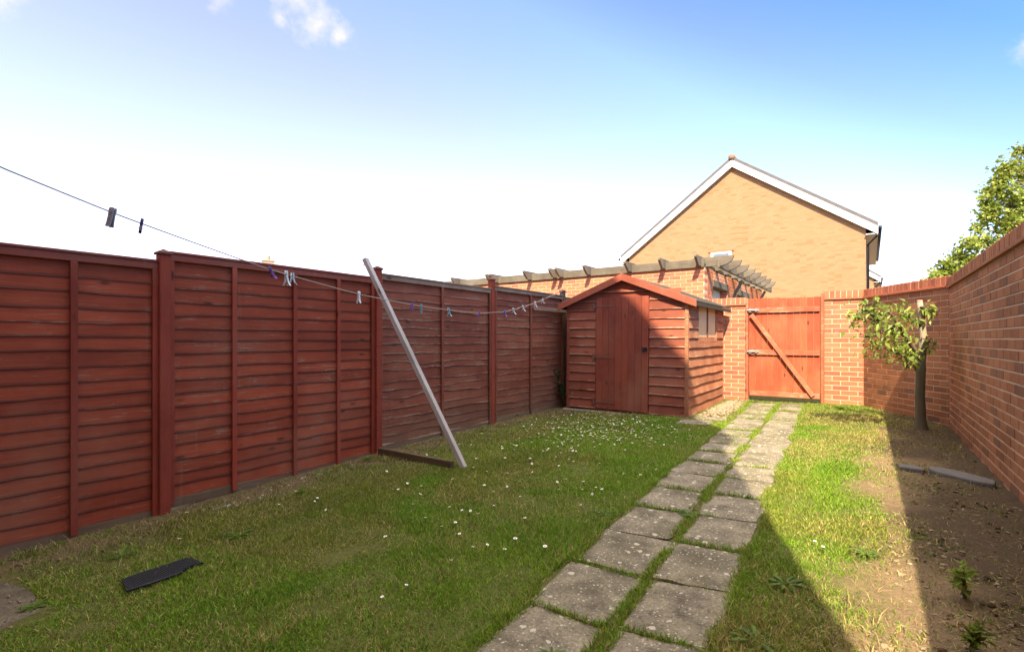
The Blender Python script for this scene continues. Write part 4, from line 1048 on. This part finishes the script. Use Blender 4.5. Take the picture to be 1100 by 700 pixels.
# ---------------------------------------------------------------- camera, light, sky
cam = bpy.data.cameras.new('camera'); co = bpy.data.objects.new('camera', cam); COL.objects.link(co); sc.camera = co
co.location = (0, 0, CAMZ); co.rotation_euler = (rad(90), 0, TH)
cam.sensor_width = 36; cam.sensor_fit = 'HORIZONTAL'; cam.lens = 540/1100*36; cam.shift_y = 14/1100; cam.clip_end = 2000; cam.clip_start = .05
Ld = Vector((-SUN_A, SUN_B, -1)).normalized()
sun = bpy.data.lights.new('sun', 'SUN'); sun.energy = 2.6; sun.angle = rad(.5); sun.color = (1., .91, .755)
so = bpy.data.objects.new('sun', sun); COL.objects.link(so); so.rotation_euler = Ld.to_track_quat('-Z', 'Y').to_euler(); so.location = (3, -6, 12)
w = bpy.data.worlds.new('World'); sc.world = w; w.use_nodes = True; nt = w.node_tree; nt.nodes.clear()
out = nt.nodes.new('ShaderNodeOutputWorld'); bg = nt.nodes.new('ShaderNodeBackground'); sky = nt.nodes.new('ShaderNodeTexSky')
sky.sky_type = 'NISHITA'; sky.sun_disc = False; sky.sun_elevation = math.asin(-Ld.z); sky.sun_rotation = math.atan2(-Ld.x, -Ld.y)
sky.air_density = 1.0; sky.dust_density = 1.6; sky.ozone_density = 5.; sky.altitude = 30
bg.inputs[1].default_value = .15
# one small fair-weather cloud high on the left, and wisps beside it
tc = nt.nodes.new('ShaderNodeTexCoord')
def wmath(op, a, b=0., c=0.):
    o = nt.nodes.new('ShaderNodeMath'); o.operation = op
    for i, v in enumerate((a, b, c)):
        if isinstance(v, bpy.types.NodeSocket): nt.links.new(v, o.inputs[i])
        else: o.inputs[i].default_value = v
    return o.outputs[0]
def wvec(op, a, b):
    o = nt.nodes.new('ShaderNodeVectorMath'); o.operation = op
    for i, v in enumerate((a, b)):
        if isinstance(v, bpy.types.NodeSocket): nt.links.new(v, o.inputs[i])
        else: o.inputs[i].default_value = v
    return o
nz = nt.nodes.new('ShaderNodeTexNoise'); nt.links.new(tc.outputs['Generated'], nz.inputs['Vector']); nz.inputs['Scale'].default_value = 19; nz.inputs['Detail'].default_value = 9; nz.inputs['Roughness'].default_value = .62
def skydir(px, py):
    k = (px-550)/540; t = (364-py)/540; c, s = math.cos(TH), math.sin(TH); return Vector((k*c-s, k*s+c, t)).normalized()
tot = 0.
for (px, py, r, amp) in ((322, 0, .070, 1.), (340, 24, .050, 1.), (364, 40, .032, .9), (300, 18, .036, .8), (5, -12, .045, .7), (238, -4, .03, .6), (1106, 50, .03, .6)):
    dv = wvec('DISTANCE', tc.outputs['Generated'], skydir(px, py)).outputs['Value']
    g = wmath('MULTIPLY', wmath('SUBTRACT', 1., wmath('DIVIDE', dv, r)), amp)
    tot = wmath('MAXIMUM', g, tot)
m = wmath('ADD', tot, wmath('MULTIPLY', wmath('SUBTRACT', nz.outputs['Fac'], .5), 2.1))
rp = nt.nodes.new('ShaderNodeMapRange'); nt.links.new(m, rp.inputs[0]); rp.inputs[1].default_value = .12; rp.inputs[2].default_value = 1.25; rp.interpolation_type = 'SMOOTHSTEP'
msk = wmath('MULTIPLY', rp.outputs[0], wmath('GREATER_THAN', tot, .0))
dt = wvec('DOT_PRODUCT', tc.outputs['Generated'], (.60, 0, 1)).outputs['Value']
dt = wmath('ADD', dt, .3)
skr = nt.nodes.new('ShaderNodeValToRGB'); nt.links.new(dt, skr.inputs[0]); el = skr.color_ramp.elements
while len(el) < 6: el.new(.5)
for q, p, c_ in zip(el, (.06, .30, .42, .57, .67, .80), ((.93,.69,.70), (.84,.615,.66), (.765,.625,.66), (.655,.62,.655), (.485,.485,.62), (.31,.42,.60))): q.position = p; q.color = (*c_, 1)
tnt = nt.nodes.new('ShaderNodeMix'); tnt.data_type = 'RGBA'; tnt.blend_type = 'MULTIPLY'; tnt.inputs[0].default_value = 1; nt.links.new(sky.outputs[0], tnt.inputs[6]); nt.links.new(skr.outputs[0], tnt.inputs[7])
mxn = nt.nodes.new('ShaderNodeMix'); mxn.data_type = 'RGBA'; nt.links.new(msk, mxn.inputs[0]); nt.links.new(tnt.outputs[2], mxn.inputs[6]); mxn.inputs[7].default_value = (1.55, 1.52, 1.62, 1)
spz = nt.nodes.new('ShaderNodeSeparateXYZ'); nt.links.new(tc.outputs['Generated'], spz.inputs[0])
n2 = nt.nodes.new('ShaderNodeTexNoise'); nt.links.new(tc.outputs['Generated'], n2.inputs['Vector']); n2.inputs['Scale'].default_value = 3.5; n2.inputs['Detail'].default_value = 6
def mrange(v, a, b):
    o = nt.nodes.new('ShaderNodeMapRange'); nt.links.new(v, o.inputs[0]); o.inputs[1].default_value = a; o.inputs[2].default_value = b; o.interpolation_type = 'SMOOTHSTEP'; return o.outputs[0]
fill_cloud = wmath('MULTIPLY', mrange(spz.outputs[2], .64, .78), mrange(n2.outputs['Fac'], .32, .55))  # unseen bright cloud cover, added overhead to lift the shaded areas
mx2 = nt.nodes.new('ShaderNodeMix'); mx2.data_type = 'RGBA'; nt.links.new(fill_cloud, mx2.inputs[0]); nt.links.new(mxn.outputs[2], mx2.inputs[6]); mx2.inputs[7].default_value = (5.4, 5.2, 4.9, 1)
nt.links.new(mx2.outputs[2], bg.inputs[0]); nt.links.new(bg.outputs[0], out.inputs[0])
vs = sc.view_settings; vs.view_transform = 'Standard'; vs.look = 'None'; vs.gamma = 1; vs.exposure = 2.3; vs.use_curve_mapping = False; vs.use_white_balance = True; vs.white_balance_temperature = 7200
sc.render.engine = 'CYCLES'; sc.cycles.use_denoising = True; sc.cycles.denoising_prefilter = 'NONE'; sc.cycles.use_adaptive_sampling = False; sc.cycles.max_bounces = 8; sc.cycles.diffuse_bounces = 4; sc.cycles.transparent_max_bounces = 4
